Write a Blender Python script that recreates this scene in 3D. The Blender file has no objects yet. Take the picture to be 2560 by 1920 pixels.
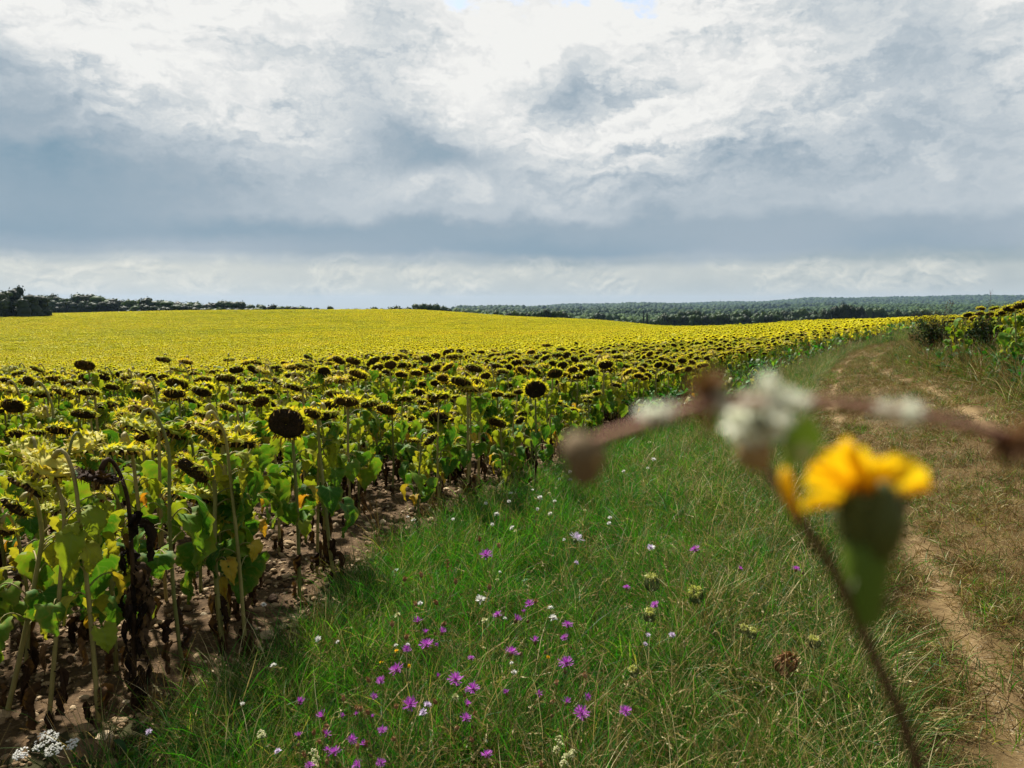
# settings of light and lens
HAZE = 4.5e-5
SUN_EL, SUN_AZ, SUN_E, SUN_ANG = 0.87, -0.60, 5.0, 2.0      # radians, radians (from +Y, clockwise), W/m2, degrees
CLOUD, EXPO, FSTOP = 0.475, 0.98, 9.5
import bpy, math, random
import numpy as np
from mathutils import Matrix, Vector, Euler, Quaternion
random.seed(7); RNG = np.random.default_rng(7)
R = math.radians
C = bpy.context.scene.collection if bpy.context.scene else None
# ------------------------------------------------------------------ camera model (eye at 1.7 m above the verge, looking along +Y)
EYE = np.array([0.0, 0.0, 1.7]); PITCH = R(6.05); FPX = 1922.0     # focal length in photo pixels (photo 2560 x 1920)
CP, SP = math.cos(PITCH), math.sin(PITCH)
def ray(px, py):
    dx = (px - 1280.0) / FPX; dy = -(py - 960.0) / FPX
    return np.array([dx, CP + dy * SP, -SP + dy * CP])
def project(p):
    q = np.asarray(p, float) - EYE
    f = q[..., 1] * CP - q[..., 2] * SP
    u = q[..., 1] * SP + q[..., 2] * CP
    return 1280 + FPX * q[..., 0] / f, 960 - FPX * u / f, f
# ------------------------------------------------------------------ terrain heights: table over (x / y, y)
TU = [-.9, -.65, -.4, -.15, 0, .1, .2, .3, .4, .5, .65, .9]
TY = [2, 6, 12, 20, 30, 55, 80, 120, 180, 250, 330, 450, 700, 1000, 1500, 2200, 3000, 4000, 5500, 9000]
FARL = [-14, -22, -30, -42, -52, -65, -85, -110]
TAB = [
 [0,-.10,-.50,-1.40,-2.6,-4.5,-5.6,-6.4,-5.9,-4.1,-4.6,-6] + FARL,
 [0,-.10,-.50,-1.40,-2.6,-4.5,-5.6,-6.4,-5.9,-4.0,-4.4,-6] + FARL,
 [0,-.10,-.45,-1.30,-2.4,-4.2,-5.1,-5.6,-5.5,-4.3,-2.8,-5] + FARL,
 [0,-.10,-.35,-.75,-1.6,-3.0,-3.8,-4.7,-4.55,-3.3,-2.4,-5] + FARL,
 [0,-.10,-.35,-.75,-1.5,-2.9,-3.6,-4.5,-4.9,-4.4,-5.2,-9,-20,-25,-28,-38,-44,-52,-72,-110],
 [0,-.10,-.35,-.75,-1.4,-2.4,-3.2,-4.2,-4.9,-5.1,-7,-12,-22,-26,-28,-36,-42,-42,-40,-90],
 [0,-.05,-.40,-.85,-1.3,-2.0,-2.6,-3.6,-5.1,-7,-10,-16,-24,-27,-28,-36,-44,-40,-32,-80],
 [0,0,-.25,-.75,-1.15,-1.7,-2.2,-3.0,-4.8,-8,-12,-18,-25,-27,-27,-34,-44,-40,-30,-80],
 [0,.02,-.10,-.40,-.8,-1.2,-1.6,-2.2,-4.5,-9,-13,-18,-25,-26,-25,-26,-42,-28,3,-70],
 [0,.05,.08,-.10,-.4,-.7,-1.1,-1.9,-4.5,-9,-13,-17,-25,-25,-23,-20,-40,-22,11,-70],
 [.03,.18,.55,.42,.10,-.05,-.5,-1.6,-4.5,-9,-13,-15,-24,-24,-22,-20,-40,-20,19,-70],
 [.06,.25,.75,.75,.5,.2,-.3,-1.5,-4.5,-9,-13,-15,-24,-24,-22,-20,-40,-20,22,-70]]
def pchip(x, y, xi):                       # monotone cubic, y may be 2-D (rows of samples)
    x = np.asarray(x, float); y = np.atleast_2d(np.asarray(y, float)); h = np.diff(x); d = np.diff(y, axis=1) / h
    m = np.zeros_like(y); m[:, 0] = d[:, 0]; m[:, -1] = d[:, -1]
    a, b = d[:, :-1], d[:, 1:]; same = a * b > 0
    w1 = 2 * h[1:] + h[:-1]; w2 = h[1:] + 2 * h[:-1]
    with np.errstate(all='ignore'):
        m[:, 1:-1] = np.where(same, (w1 + w2) / (w1 / np.where(same, a, 1) + w2 / np.where(same, b, 1)), 0)
    k = np.clip(np.searchsorted(x, xi) - 1, 0, len(x) - 2); t = (xi - x[k]) / h[k]
    return ((2*t**3 - 3*t**2 + 1) * y[:, k] + (t**3 - 2*t**2 + t) * h[k] * m[:, k] + (-2*t**3 + 3*t**2) * y[:, k+1] + (t**3 - t**2) * h[k] * m[:, k+1])
UF = np.linspace(-.9, .9, 181); LF = np.linspace(math.log(2), math.log(9000), 300)
_t1 = pchip(np.log(TY), TAB, LF)                 # 12 x 300
TG = pchip(TU, _t1.T, UF)                        # 300 x 181
def ground(x, y):
    x = np.asarray(x, float); y = np.asarray(y, float)
    yy = np.clip(y, 2, 8999); u = np.clip(x / yy, -.8999, .8999)
    a = (np.log(yy) - LF[0]) / (LF[1] - LF[0]); b = (u + .9) / (UF[1] - UF[0])
    i = np.clip(a.astype(int), 0, 298); j = np.clip(b.astype(int), 0, 179); s = a - i; t = b - j
    z = (TG[i, j]*(1-s)*(1-t) + TG[i+1, j]*s*(1-t) + TG[i, j+1]*(1-s)*t + TG[i+1, j+1]*s*t)
    k = np.clip((yy - 900) / 2500, 0, 1)                      # long swells of the far hills
    return z + k * (4.5 * np.sin(x * .0046 + yy * .0012) + 3.0 * np.sin(x * .0113 + 1.7 - yy * .002) + 2.0 * np.sin(yy * .0043 + x * .0021))
def on_ground(px, py, h=0.0):                    # where the line of sight first meets the level h above the ground
    d = ray(px, py); t = np.exp(np.linspace(math.log(1.0), math.log(3000), 6000))
    P = EYE + t[:, None] * d
    k = np.argmax(P[:, 2] < ground(P[:, 0], P[:, 1]) + h)
    return P[k]
def polyline(x, y, L):                           # distance to a polyline and the side of it (+ right of its direction)
    x = np.asarray(x, float); y = np.asarray(y, float); best = np.full(x.shape, 1e9); side = np.zeros(x.shape)
    for (ax, ay), (bx, by) in zip(L[:-1], L[1:]):
        ex, ey = bx - ax, by - ay; q = np.clip(((x-ax)*ex + (y-ay)*ey) / (ex*ex + ey*ey), 0, 1)
        d = np.hypot(x - ax - q*ex, y - ay - q*ey); s = np.sign((x-ax)*ey - (y-ay)*ex)
        m = d < best - 1e-9; best = np.where(m, d, best); side = np.where(m, s, side)
    return best * side
K22 = 2560 / 2212.0
def g22(pts): return [tuple(on_ground(a*K22, b*K22)[:2]) for a, b in pts]
# ------------------------------------------------------------------ geometry collector (numpy, quads only)
class Geo:
    def __init__(s): s.V, s.F, s.U, s.M, s.n = [], [], [], [], 0
    def add(s, V, F, mat=0, uv=None):
        V = np.asarray(V, float).reshape(-1, 3); F = np.asarray(F, int).reshape(-1, 4)
        s.V.append(V); s.F.append(F + s.n); s.U.append(np.zeros((len(V), 2)) if uv is None else np.asarray(uv, float).reshape(-1, 2))
        s.M.append(np.full(len(F), mat) if np.isscalar(mat) else np.asarray(mat)); s.n += len(V); return s
    def grid(s, P, mat=0, wrap=False, uv=True):
        P = np.asarray(P, float); m, k = P.shape[:2]; I = np.arange(m * k).reshape(m, k)
        a, b = I[:-1], I[1:]
        if wrap: F = np.stack([a, np.roll(a, -1, 1), np.roll(b, -1, 1), b], -1)
        else: F = np.stack([a[:, :-1], a[:, 1:], b[:, 1:], b[:, :-1]], -1)
        t, q = np.meshgrid(np.linspace(-1, 1, k), np.linspace(0, 1, m))
        return s.add(P, F, mat, np.stack([t, q], -1) if uv else None)
    def merge(s, g, M=None, matmap=None):
        V, F, U, Mt = g.arrays()
        if M is not None: M = np.asarray(M); V = V @ M[:3, :3].T + M[:3, 3]
        if matmap is not None: Mt = np.asarray(matmap)[Mt]
        return s.add(V, F, Mt, U)
    def arrays(s):
        if not s.V: return np.zeros((0, 3)), np.zeros((0, 4), int), np.zeros((0, 2)), np.zeros(0, int)
        return np.concatenate(s.V), np.concatenate(s.F), np.concatenate(s.U), np.concatenate(s.M)
    def mesh(s, name, mats, smooth=True):
        V, F, U, M = s.arrays(); me = bpy.data.meshes.new(name)
        me.vertices.add(len(V)); me.vertices.foreach_set('co', V.astype(np.float32).ravel())
        me.loops.add(F.size); me.loops.foreach_set('vertex_index', F.ravel().astype(np.int32))
        me.polygons.add(len(F)); me.polygons.foreach_set('loop_start', np.arange(0, F.size, 4, dtype=np.int32))
        me.polygons.foreach_set('material_index', M.astype(np.int32))
        me.polygons.foreach_set('use_smooth', np.full(len(F), smooth))
        uv = me.uv_layers.new(name='UVMap'); uv.data.foreach_set('uv', U[F.ravel()].astype(np.float32).ravel())
        for m in mats: me.materials.append(m)
        me.update(calc_edges=True); return me
def frames(P):                                     # tangent, side, normal along a curve
    P = np.asarray(P, float); T = np.gradient(P, axis=0); T /= np.linalg.norm(T, axis=1)[:, None] + 1e-12
    n = np.cross(T[0], [0.31, 0.95, 0.05]); n /= np.linalg.norm(n); N = [n]
    for i in range(1, len(P)):
        n = N[-1] - T[i] * np.dot(N[-1], T[i]); N.append(n / (np.linalg.norm(n) + 1e-12))
    N = np.array(N); return T, N, np.cross(T, N)
def tube(g, P, r, k=6, mat=0, cap=True):
    P = np.asarray(P, float); r = np.broadcast_to(np.asarray(r, float), (len(P),)).copy()
    if cap: P = np.vstack([P, P[-1] + (P[-1] - P[-2]) * 1e-3]); r = np.append(r, r[-1] * .02 + 1e-6)
    T, N, B = frames(P); a = np.arange(k) * 2 * math.pi / k
    Q = P[:, None] + r[:, None, None] * (np.cos(a)[None, :, None] * N[:, None] + np.sin(a)[None, :, None] * B[:, None])
    g.grid(Q, mat, wrap=True); return g
def bez(p0, p1, p2, p3, n=10):
    t = np.linspace(0, 1, n)[:, None]; p0, p1, p2, p3 = map(lambda q: np.asarray(q, float), (p0, p1, p2, p3))
    return (1-t)**3*p0 + 3*(1-t)**2*t*p1 + 3*(1-t)*t*t*p2 + t**3*p3
def spline(pts, n=30):
    pts = np.asarray(pts, float); s = np.concatenate([[0], np.cumsum(np.linalg.norm(np.diff(pts, axis=0), axis=1))])
    return np.stack([pchip(s, pts[:, i], np.linspace(0, s[-1], n))[0] for i in range(pts.shape[1])], 1)
def polar(g, prof, k=20, mat=0, bump=None, axis=None):       # prof: list of (radius, height)
    a = np.arange(k) * 2 * math.pi / k; prof = np.asarray(prof, float)
    P = np.stack([prof[:, :1] * np.cos(a), prof[:, :1] * np.sin(a), np.repeat(prof[:, 1:], k, 1)], -1)
    if bump is not None: P = P + bump(P)
    g.grid(P, mat, wrap=True); return g
def rotmat(axis, ang):
    return np.array(Matrix.Rotation(ang, 4, axis))
def TRS(loc=(0, 0, 0), rz=0, ry=0, rx=0, s=1.0):
    M = np.eye(4); Rm = rotmat('Z', rz) @ rotmat('Y', ry) @ rotmat('X', rx); M[:3, :3] = Rm[:3, :3] * s; M[:3, 3] = loc; return M
def strap(g, P, N, w, mat=0, cup=0.0):              # a ribbon along P with widths w, side axis given by N
    P = np.asarray(P, float); T = np.gradient(P, axis=0); T /= np.linalg.norm(T, axis=1)[:, None] + 1e-12
    S = np.cross(T, N); S /= np.linalg.norm(S, axis=1)[:, None] + 1e-12
    w = np.asarray(w, float)[:, None]; U = np.cross(S, T)
    if cup: Q = np.stack([P - S*w + U*w*cup, P, P + S*w + U*w*cup], 1)
    else: Q = np.stack([P - S*w, P + S*w], 1)
    g.grid(Q, mat); return g
# ------------------------------------------------------------------ objects
def link(o): bpy.context.scene.collection.objects.link(o); return o
def tag(o, label=None, cat=None, group=None, kind=None):
    for k, v in (('label', label), ('category', cat), ('group', group), ('kind', kind)):
        if v: o[k] = v
    return o
def obj(name, me, parent=None, M=None):
    o = bpy.data.objects.new(name, me); link(o)
    if parent is not None: o.parent = parent
    if M is not None: o.matrix_local = Matrix(np.asarray(M).tolist()) if not isinstance(M, Matrix) else M
    return o
def thing(name, loc, label, cat, group=None, rz=0.0, s=1.0):
    o = bpy.data.objects.new(name, None); o.empty_display_size = .1; link(o)
    o.location = loc; o.rotation_euler = (0, 0, rz); o.scale = (s, s, s)
    return tag(o, label, cat, group)
# ------------------------------------------------------------------ node helpers
def nd(t, typ, ins=None, **pr):
    n = t.nodes.new(typ)
    for k, v in pr.items(): setattr(n, k, v)
    for k, v in (ins or {}).items():
        if isinstance(v, bpy.types.NodeSocket): t.links.new(v, n.inputs[k])
        else: n.inputs[k].default_value = v
    return n
class X:                                             # a scalar socket with arithmetic
    def __init__(s, t, v): s.t, s.v = t, v
    def _m(s, op, *o, clamp=False):
        n = s.t.nodes.new('ShaderNodeMath'); n.operation = op; n.use_clamp = clamp
        for i, q in enumerate((s,) + o):
            q = q.v if isinstance(q, X) else q
            if isinstance(q, bpy.types.NodeSocket): s.t.links.new(q, n.inputs[i])
            else: n.inputs[i].default_value = q
        return X(s.t, n.outputs[0])
    def __add__(s, o): return s._m('ADD', o)
    def __radd__(s, o): return s._m('ADD', o)
    def __sub__(s, o): return s._m('SUBTRACT', o)
    def __rsub__(s, o): return X(s.t, o)._m('SUBTRACT', s)
    def __mul__(s, o): return s._m('MULTIPLY', o)
    def __rmul__(s, o): return s._m('MULTIPLY', o)
    def __truediv__(s, o): return s._m('DIVIDE', o)
    def __pow__(s, o): return s._m('POWER', o)
    def abs(s): return s._m('ABSOLUTE')
    def max(s, o): return s._m('MAXIMUM', o)
    def min(s, o): return s._m('MINIMUM', o)
    def clamp(s): return s._m('ADD', 0.0, clamp=True)
    def exp(s): return X(s.t, math.e)._m('POWER', s)
    def smooth(s, a, b):
        n = nd(s.t, 'ShaderNodeMapRange', {0: s.v, 1: a, 2: b, 3: 0.0, 4: 1.0}, interpolation_type='SMOOTHSTEP'); return X(s.t, n.outputs[0])
def vec(t, x, y, z=0.0):
    n = t.nodes.new('ShaderNodeCombineXYZ')
    for i, q in enumerate((x, y, z)):
        if isinstance(q, X): t.links.new(q.v, n.inputs[i])
        else: n.inputs[i].default_value = q
    return n.outputs[0]
def noise(t, v=None, scale=5.0, detail=4.0, rough=.55, dist=0.0, col=False):
    n = nd(t, 'ShaderNodeTexNoise', {'Scale': scale, 'Detail': detail, 'Roughness': rough, 'Distortion': dist})
    if v is not None: t.links.new(v, n.inputs['Vector'])
    return n.outputs['Color'] if col else X(t, n.outputs['Fac'])
def ramp(t, fac, stops, interp='LINEAR'):
    n = t.nodes.new('ShaderNodeValToRGB'); n.color_ramp.interpolation = interp
    while len(n.color_ramp.elements) < len(stops): n.color_ramp.elements.new(1.0)
    for e, (p, c) in zip(n.color_ramp.elements, stops):
        e.position = p; e.color = (c, c, c, 1) if np.isscalar(c) else (*c, 1)
    t.links.new(fac.v if isinstance(fac, X) else fac, n.inputs[0]); return n.outputs[0]
def mix(t, f, a, b, typ='MIX'):
    n = nd(t, 'ShaderNodeMix', data_type='RGBA', blend_type=typ)
    for i, q in ((0, f), (6, a), (7, b)):
        q = q.v if isinstance(q, X) else q
        if isinstance(q, bpy.types.NodeSocket): t.links.new(q, n.inputs[i])
        else: n.inputs[i].default_value = (*q, 1) if isinstance(q, tuple) and len(q) == 3 else q
    return n.outputs[2]
def new_mat(name):
    m = bpy.data.materials.new(name); m.use_nodes = True; t = m.node_tree; t.nodes.clear()
    return m, t, nd(t, 'ShaderNodeOutputMaterial')
def rnd(t, w_island=.6, tint=True):
    a = X(t, nd(t, 'ShaderNodeNewGeometry').outputs['Random Per Island'])
    b = X(t, nd(t, 'ShaderNodeObjectInfo').outputs['Random'])
    f = a * w_island + b * (1 - w_island)
    if tint: f = f + X(t, nd(t, 'ShaderNodeAttribute', attribute_type='INSTANCER', attribute_name='tint').outputs['Fac'])
    return f
def foliage(name, cols, trans=.3, rough=.55, w=.6, spec=.25, veins=False, speck=None, tcol=(1.5, 1.5, .5), nscale=None, tip=None):
    m, t, out = new_mat(name); f = rnd(t, w)
    if nscale: f = f + (noise(t, nd(t, 'ShaderNodeTexCoord').outputs['Object'], nscale, 3) - .5) * .8
    c = ramp(t, f.clamp(), cols)
    if tip:
        ts = X(t, nd(t, 'ShaderNodeSeparateXYZ', {0: nd(t, 'ShaderNodeUVMap').outputs[0]}).outputs[1]); r2 = (f * 7.31)._m('FRACT')
        c = mix(t, ts.smooth(.45, 1.0) * r2.smooth(.25, .8), c, tip); c = mix(t, (1 - ts.smooth(0, .35)) * .5, c, (.20, .26, .03))
    if veins:
        uv = nd(t, 'ShaderNodeSeparateXYZ', {0: nd(t, 'ShaderNodeUVMap').outputs[0]})
        a, s = X(t, uv.outputs[0]).abs(), X(t, uv.outputs[1])
        mid = 1 - a.smooth(.0, .09)
        lat = ((s * 7.0 - a * 2.6)._m('FRACT') - .5).abs(); lat = 1 - lat.smooth(.0, .13)
        c = mix(t, (mid.max(lat * .55) * .45), c, (.16, .22, .06))
        pn = noise(t, nd(t, 'ShaderNodeTexCoord').outputs['Object'], 26, 5, .65)
        c = mix(t, (pn + (f - .5) * .12).smooth(.52, .72) * .75, c, speck or (.20, .19, .03))
        rim = (a + (pn - .5) * .5).smooth(.72, 1.05) * .6
        c = mix(t, rim, c, (.22, .22, .04))
    p = nd(t, 'ShaderNodeBsdfPrincipled', {'Base Color': c, 'Roughness': rough, 'Specular IOR Level': spec})
    if trans:
        tc = mix(t, 1.0, c, tcol, 'MULTIPLY')
        tr = nd(t, 'ShaderNodeBsdfTranslucent', {'Color': tc})
        sh = nd(t, 'ShaderNodeMixShader', {0: trans, 1: p.outputs[0], 2: tr.outputs[0]}); t.links.new(sh.outputs[0], out.inputs[0])
    else: t.links.new(p.outputs[0], out.inputs[0])
    return m
MAT = {}
MAT['leaf'] = foliage('leaf_green', [(0, (.020, .075, .010)), (.45, (.040, .125, .013)), (.75, (.085, .18, .016)), (1, (.15, .24, .02))], .34, .62, .35, .14, True)
MAT['leaf_yellow'] = foliage('leaf_yellow', [(0, (.20, .24, .025)), (.5, (.38, .29, .025)), (1, (.50, .22, .018))], .35, .6, .35, .2, True, (.25, .11, .015), (1.4, 1.2, .5))
MAT['leaf_lime'] = foliage('leaf_lime', [(0, (.10, .17, .014)), (.45, (.20, .25, .02)), (.8, (.32, .31, .03)), (1, (.40, .33, .04))], .36, .65, .4, .12, True)
MAT['leaf_dead'] = foliage('leaf_dead', [(0, (.018, .010, .006)), (.5, (.04, .021, .011)), (.8, (.085, .045, .02)), (1, (.16, .085, .035))], .12, .8, .3, .1, nscale=25)
MAT['leaf_black'] = foliage('leaf_black', [(0, (.006, .004, .003)), (.5, (.018, .011, .007)), (.8, (.05, .03, .016)), (1, (.11, .065, .032))], .05, .8, .3, .1, nscale=25)
MAT['stalk'] = foliage('stalk', [(0, (.11, .125, .032)), (.5, (.20, .185, .055)), (1, (.31, .235, .085))], 0, .6, .1, .25, nscale=18)
MAT['stalk_dead'] = foliage('stalk_dead', [(0, (.010, .007, .005)), (.6, (.028, .016, .009)), (1, (.07, .04, .018))], 0, .8, .2, .1, nscale=20)
MAT['bract'] = foliage('bract', [(0, (.14, .20, .020)), (.3, (.33, .36, .028)), (.7, (.58, .52, .035)), (1, (.60, .42, .045))], .42, .55, .6, .2, tcol=(1.25, 1.2, .5), tip=(.26, .14, .035))
MAT['bract_far_sunlit'] = foliage('bract_field_sunlit', [(0, (.56, .59, .020)), (.5, (.76, .73, .016)), (1, (.82, .74, .018))], .42, .55, .6, .2, tcol=(1.2, 1.15, .5))  # full sun on the far crop put into the colour as brighter yellow
MAT['back'] = foliage('head_back', [(0, (.20, .25, .035)), (.45, (.36, .34, .05)), (.8, (.48, .38, .07)), (1, (.42, .26, .06))], .1, .7, .0, .1, nscale=45)
MAT['dry_petal'] = foliage('dry_petal', [(0, (.07, .035, .012)), (.6, (.2, .11, .02)), (1, (.5, .33, .03))], .25, .7)
m, t, out = new_mat('seed_disc'); co = nd(t, 'ShaderNodeTexCoord').outputs['Object']
vo = nd(t, 'ShaderNodeTexVoronoi', {'Vector': co, 'Scale': 170.0}); n1 = noise(t, co, 25, 3)
c = ramp(t, X(t, vo.outputs['Distance']) * .9 + n1 * .35, [(0, (.075, .043, .024)), (.45, (.030, .017, .011)), (.9, (.009, .006, .004))])
c = mix(t, (n1 + (X(t, nd(t, 'ShaderNodeObjectInfo').outputs['Random']) - .5) * .3).smooth(.5, .75) * .7, c, (.095, .052, .024))
bp = nd(t, 'ShaderNodeBump', {'Strength': .9, 'Distance': .004, 'Height': vo.outputs['Distance']}, invert=True)
p = nd(t, 'ShaderNodeBsdfPrincipled', {'Base Color': c, 'Roughness': .8, 'Specular IOR Level': .15, 'Normal': bp.outputs[0]}); t.links.new(p.outputs[0], out.inputs[0]); MAT['seed'] = m
MAT['g_green'] = foliage('grass_green', [(0, (.006, .055, .004)), (.5, (.022, .150, .008)), (.85, (.06, .24, .014)), (1, (.18, .32, .04))], .40, .45, .5, .3)
MAT['g_olive'] = foliage('grass_olive', [(0, (.010, .040, .005)), (.5, (.033, .095, .009)), (.85, (.095, .155, .02)), (1, (.28, .27, .08))], .34, .5, .55, .25)
MAT['g_straw'] = foliage('grass_straw', [(0, (.11, .085, .028)), (.5, (.26, .20, .075)), (.85, (.42, .34, .15)), (1, (.54, .47, .26))], .25, .55, .65, .25, tcol=(1.2, 1.15, .8))
MAT['g_brown'] = foliage('grass_brown', [(0, (.05, .027, .009)), (.5, (.125, .072, .021)), (.85, (.23, .145, .045)), (1, (.33, .23, .085))], .2, .6, .6, .2, tcol=(1.2, 1.1, .8))
MAT['weed'] = foliage('weed_leaf', [(0, (.012, .035, .012)), (.6, (.03, .075, .022)), (1, (.08, .12, .04))], .25, .65, .5, .1)
MAT['bush'] = foliage('bush_leaf', [(0, (.008, .016, .007)), (.6, (.02, .035, .014)), (1, (.07, .085, .035))], .2, .75, .6, .06)
MAT['rust'] = foliage('rust_twig', [(0, (.03, .014, .008)), (.5, (.08, .036, .016)), (1, (.16, .085, .035))], .1, .8, .6, .1)
MAT['tree'] = foliage('tree_leaf', [(0, (.010, .026, .009)), (.5, (.026, .058, .015)), (1, (.06, .10, .024))], .2, .6, .55, .2)
MAT['tree_dark'] = foliage('tree_leaf_dark', [(0, (.006, .014, .006)), (.6, (.014, .03, .010)), (1, (.035, .055, .016))], .15, .6, .55, .2)
MAT['forest'] = foliage('forest_leaf', [(0, (.010, .030, .010)), (.5, (.026, .062, .016)), (1, (.075, .125, .028))], .2, .7, .3, .1)
MAT['bark'] = foliage('bark', [(0, (.03, .022, .015)), (1, (.09, .07, .05))], 0, .9, .2, .1)
MAT['purple'] = foliage('purple_petal', [(0, (.24, .035, .30)), (.5, (.42, .07, .46)), (1, (.60, .17, .62))], .35, .6, .7, .2, tcol=(1.1, .9, 1.1))
MAT['lilac'] = foliage('lilac_petal', [(0, (.52, .40, .58)), (1, (.78, .70, .82))], .3, .6, .6, .2, tcol=(1, 1, 1))
MAT['white'] = foliage('white_petal', [(0, (.58, .58, .48)), (.5, (.76, .75, .70)), (1, (.85, .82, .82))], .3, .6, .7, .2, tcol=(1, 1, 1))
MAT['cream'] = foliage('cream_floret', [(0, (.34, .36, .14)), (.6, (.52, .52, .26)), (1, (.68, .66, .42))], .25, .6, .7, .2, tcol=(1, 1, .8))
MAT['umbel'] = foliage('closed_umbel', [(0, (.24, .28, .09)), (.6, (.46, .47, .19)), (1, (.64, .62, .34))], .25, .6, .7, .2)
MAT['bud'] = foliage('flower_bud', [(0, (.05, .035, .016)), (.5, (.12, .075, .03)), (1, (.22, .14, .06))], 0, .7, .5, .2)
MAT['seedhead'] = foliage('seed_head', [(0, (.10, .045, .022)), (.5, (.21, .105, .05)), (1, (.38, .24, .13))], .1, .8, .6, .1)
MAT['fstem'] = foliage('flower_stem', [(0, (.035, .06, .018)), (.6, (.085, .11, .035)), (1, (.18, .17, .07))], 0, .6, .3, .2)
MAT['yellow'] = foliage('yellow_petal', [(0, (.80, .42, .008)), (.5, (.86, .55, .010)), (1, (.88, .64, .02))], .4, .5, .7, .2, tcol=(1.1, 1.0, .6))
# ------------------------------------------------------------------ sunflower pieces
HEART = [(0, .20), (.07, .40), (.16, .495), (.28, .50), (.42, .44), (.56, .35), (.70, .24), (.82, .145), (.92, .065), (1, .012)]
def leaf_geo(rng, L, W, pet, kind):
    g = Geo(); dead = kind == 'dead'
    a0, a1 = (R(-5), R(-92)) if not dead else (R(-50), R(-98))
    a0 += rng.normal(0, .25); a1 += rng.normal(0, .22) if not dead else rng.normal(0, .1)
    up = rng.uniform(.25, .6) if not dead else rng.uniform(-.6, .1)
    P = bez((0, 0, 0), (pet*.4, 0, pet*up), (pet*.85, 0, pet*up*1.1), (pet, 0, pet*up*.6), 7)
    tube(g, P, np.linspace(.0036, .0024, 7), 5, 1, cap=False)
    s = np.array([h[0] for h in HEART]); w = np.array([h[1] for h in HEART]) * W
    s = np.interp(np.linspace(0, 9, 15), np.arange(10), s); w = np.interp(np.linspace(0, 9, 15), np.arange(10), w)
    if dead: w = w * rng.uniform(.35, .6)
    th = a0 + (a1 - a0) * np.clip(s * 2.2, 0, 1)**.8 + (s > .5) * (s - .5) * rng.normal(0, .5)
    ds = np.diff(s, prepend=0) * L
    cx = np.cumsum(np.cos(th) * ds) + P[-1, 0]; cz = np.cumsum(np.sin(th) * ds) + P[-1, 2]
    tt = np.linspace(-1, 1, 9); fold = rng.uniform(.15, .5) if not dead else rng.uniform(.8, 1.6)
    ph = rng.uniform(0, 6, 4); Q = np.zeros((15, 9, 3)); tw = rng.normal(0, .25) + (s * rng.normal(0, 1.0) if not dead else s * rng.normal(0, 2.5)); sway = rng.normal(0, .12) * L
    for j, q in enumerate(tt):
        lobe = -.16 * L * abs(q)**2 * np.clip(1 - s / .30, 0, 1)
        ser = 1 + (.085 * ((np.arange(15) % 2) * 2 - 1) if abs(q) == 1 else 0)
        y = w * q * ser * math.cos(fold * abs(q) * .6)
        nz = w * abs(q) * math.sin(fold * .6) * (1 if not dead else rng.uniform(.5, 1)) + .075 * W * np.sin(s * 11 + ph[0] + q * 3) * abs(q) + .035 * W * np.sin(s * 21 + ph[1] - q * 5)
        if dead: nz = nz + .14 * W * np.sin(s * 9 + ph[2] + q * 4)
        nx, nzv = np.sin(th), -np.cos(th)                      # blade normal, away from the viewer side
        yy = y * np.cos(tw) - nz * np.sin(tw); nn = y * np.sin(tw) + nz * np.cos(tw)
        Q[:, j, 0] = cx + np.cos(th) * lobe + nx * nn * -1; Q[:, j, 1] = yy + sway * s**2; Q[:, j, 2] = cz + np.sin(th) * lobe + nzv * nn * -1
    uv = np.stack(np.meshgrid(tt, s), -1)
    I = np.arange(15 * 9).reshape(15, 9); F = np.stack([I[:-1, :-1], I[:-1, 1:], I[1:, 1:], I[1:, :-1]], -1)
    if kind != 'dead' and rng.random() < .35:                  # a hole or a torn edge eaten into the blade
        F = F.reshape(-1, 4); F = np.delete(F, rng.choice(len(F), rng.integers(1, 4), replace=False), 0)
    g.add(Q, F, 0, uv); return g
rg = np.random.default_rng(21)
LEAF = {'green': [leaf_geo(rg, rg.uniform(.15, .235), rg.uniform(.13, .20), rg.uniform(.07, .13), 'green') for _ in range(10)],
        'lime': [leaf_geo(rg, rg.uniform(.11, .18), rg.uniform(.08, .14), rg.uniform(.05, .11), 'lime') for _ in range(9)],
        'yellow': [leaf_geo(rg, rg.uniform(.10, .15), rg.uniform(.06, .10), rg.uniform(.06, .10), 'yellow') for _ in range(7)],
        'dead': [leaf_geo(rg, rg.uniform(.10, .18), rg.uniform(.07, .12), rg.uniform(.015, .05), 'dead') for _ in range(7)]}
LMAT = {'green': [MAT['leaf'], MAT['stalk']], 'lime': [MAT['leaf_lime'], MAT['stalk']], 'yellow': [MAT['leaf_yellow'], MAT['stalk']], 'dead': [MAT['leaf_dead'], MAT['stalk_dead']]}
LMESH = {k: [g.mesh('leaf', LMAT[k]) for g in v] for k, v in LEAF.items()}; BLACK = [g.mesh('leaf', [MAT['leaf_black'], MAT['stalk_dead']]) for g in LEAF['dead']]
HR = .088                                                       # radius of a seed disc
def disc_geo(rng, k=28):
    g = Geo(); r = HR; ph = rng.uniform(0, 6, 6)
    prof = [(r*1.0, -.004), (r*.97, .006), (r*.85, .013), (r*.68, .017), (r*.5, .018), (r*.33, .015), (r*.18, .012), (.002, .011)]
    def bump(P):
        a = np.arctan2(P[..., 1], P[..., 0]); q = np.hypot(P[..., 0], P[..., 1]) / r
        d = np.zeros_like(P); d[..., 2] = .004 * np.sin(a*3 + ph[0]) * q + .003 * np.sin(a*7 + ph[1]) * q + rng.normal(0, .0012, q.shape)
        d[..., :2] = P[..., :2] * (.05 * np.sin(a*2 + ph[2]) + .025 * np.sin(a*5 + ph[3]))[..., None]; return d
    return polar(g, prof, k, 0, bump)
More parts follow.
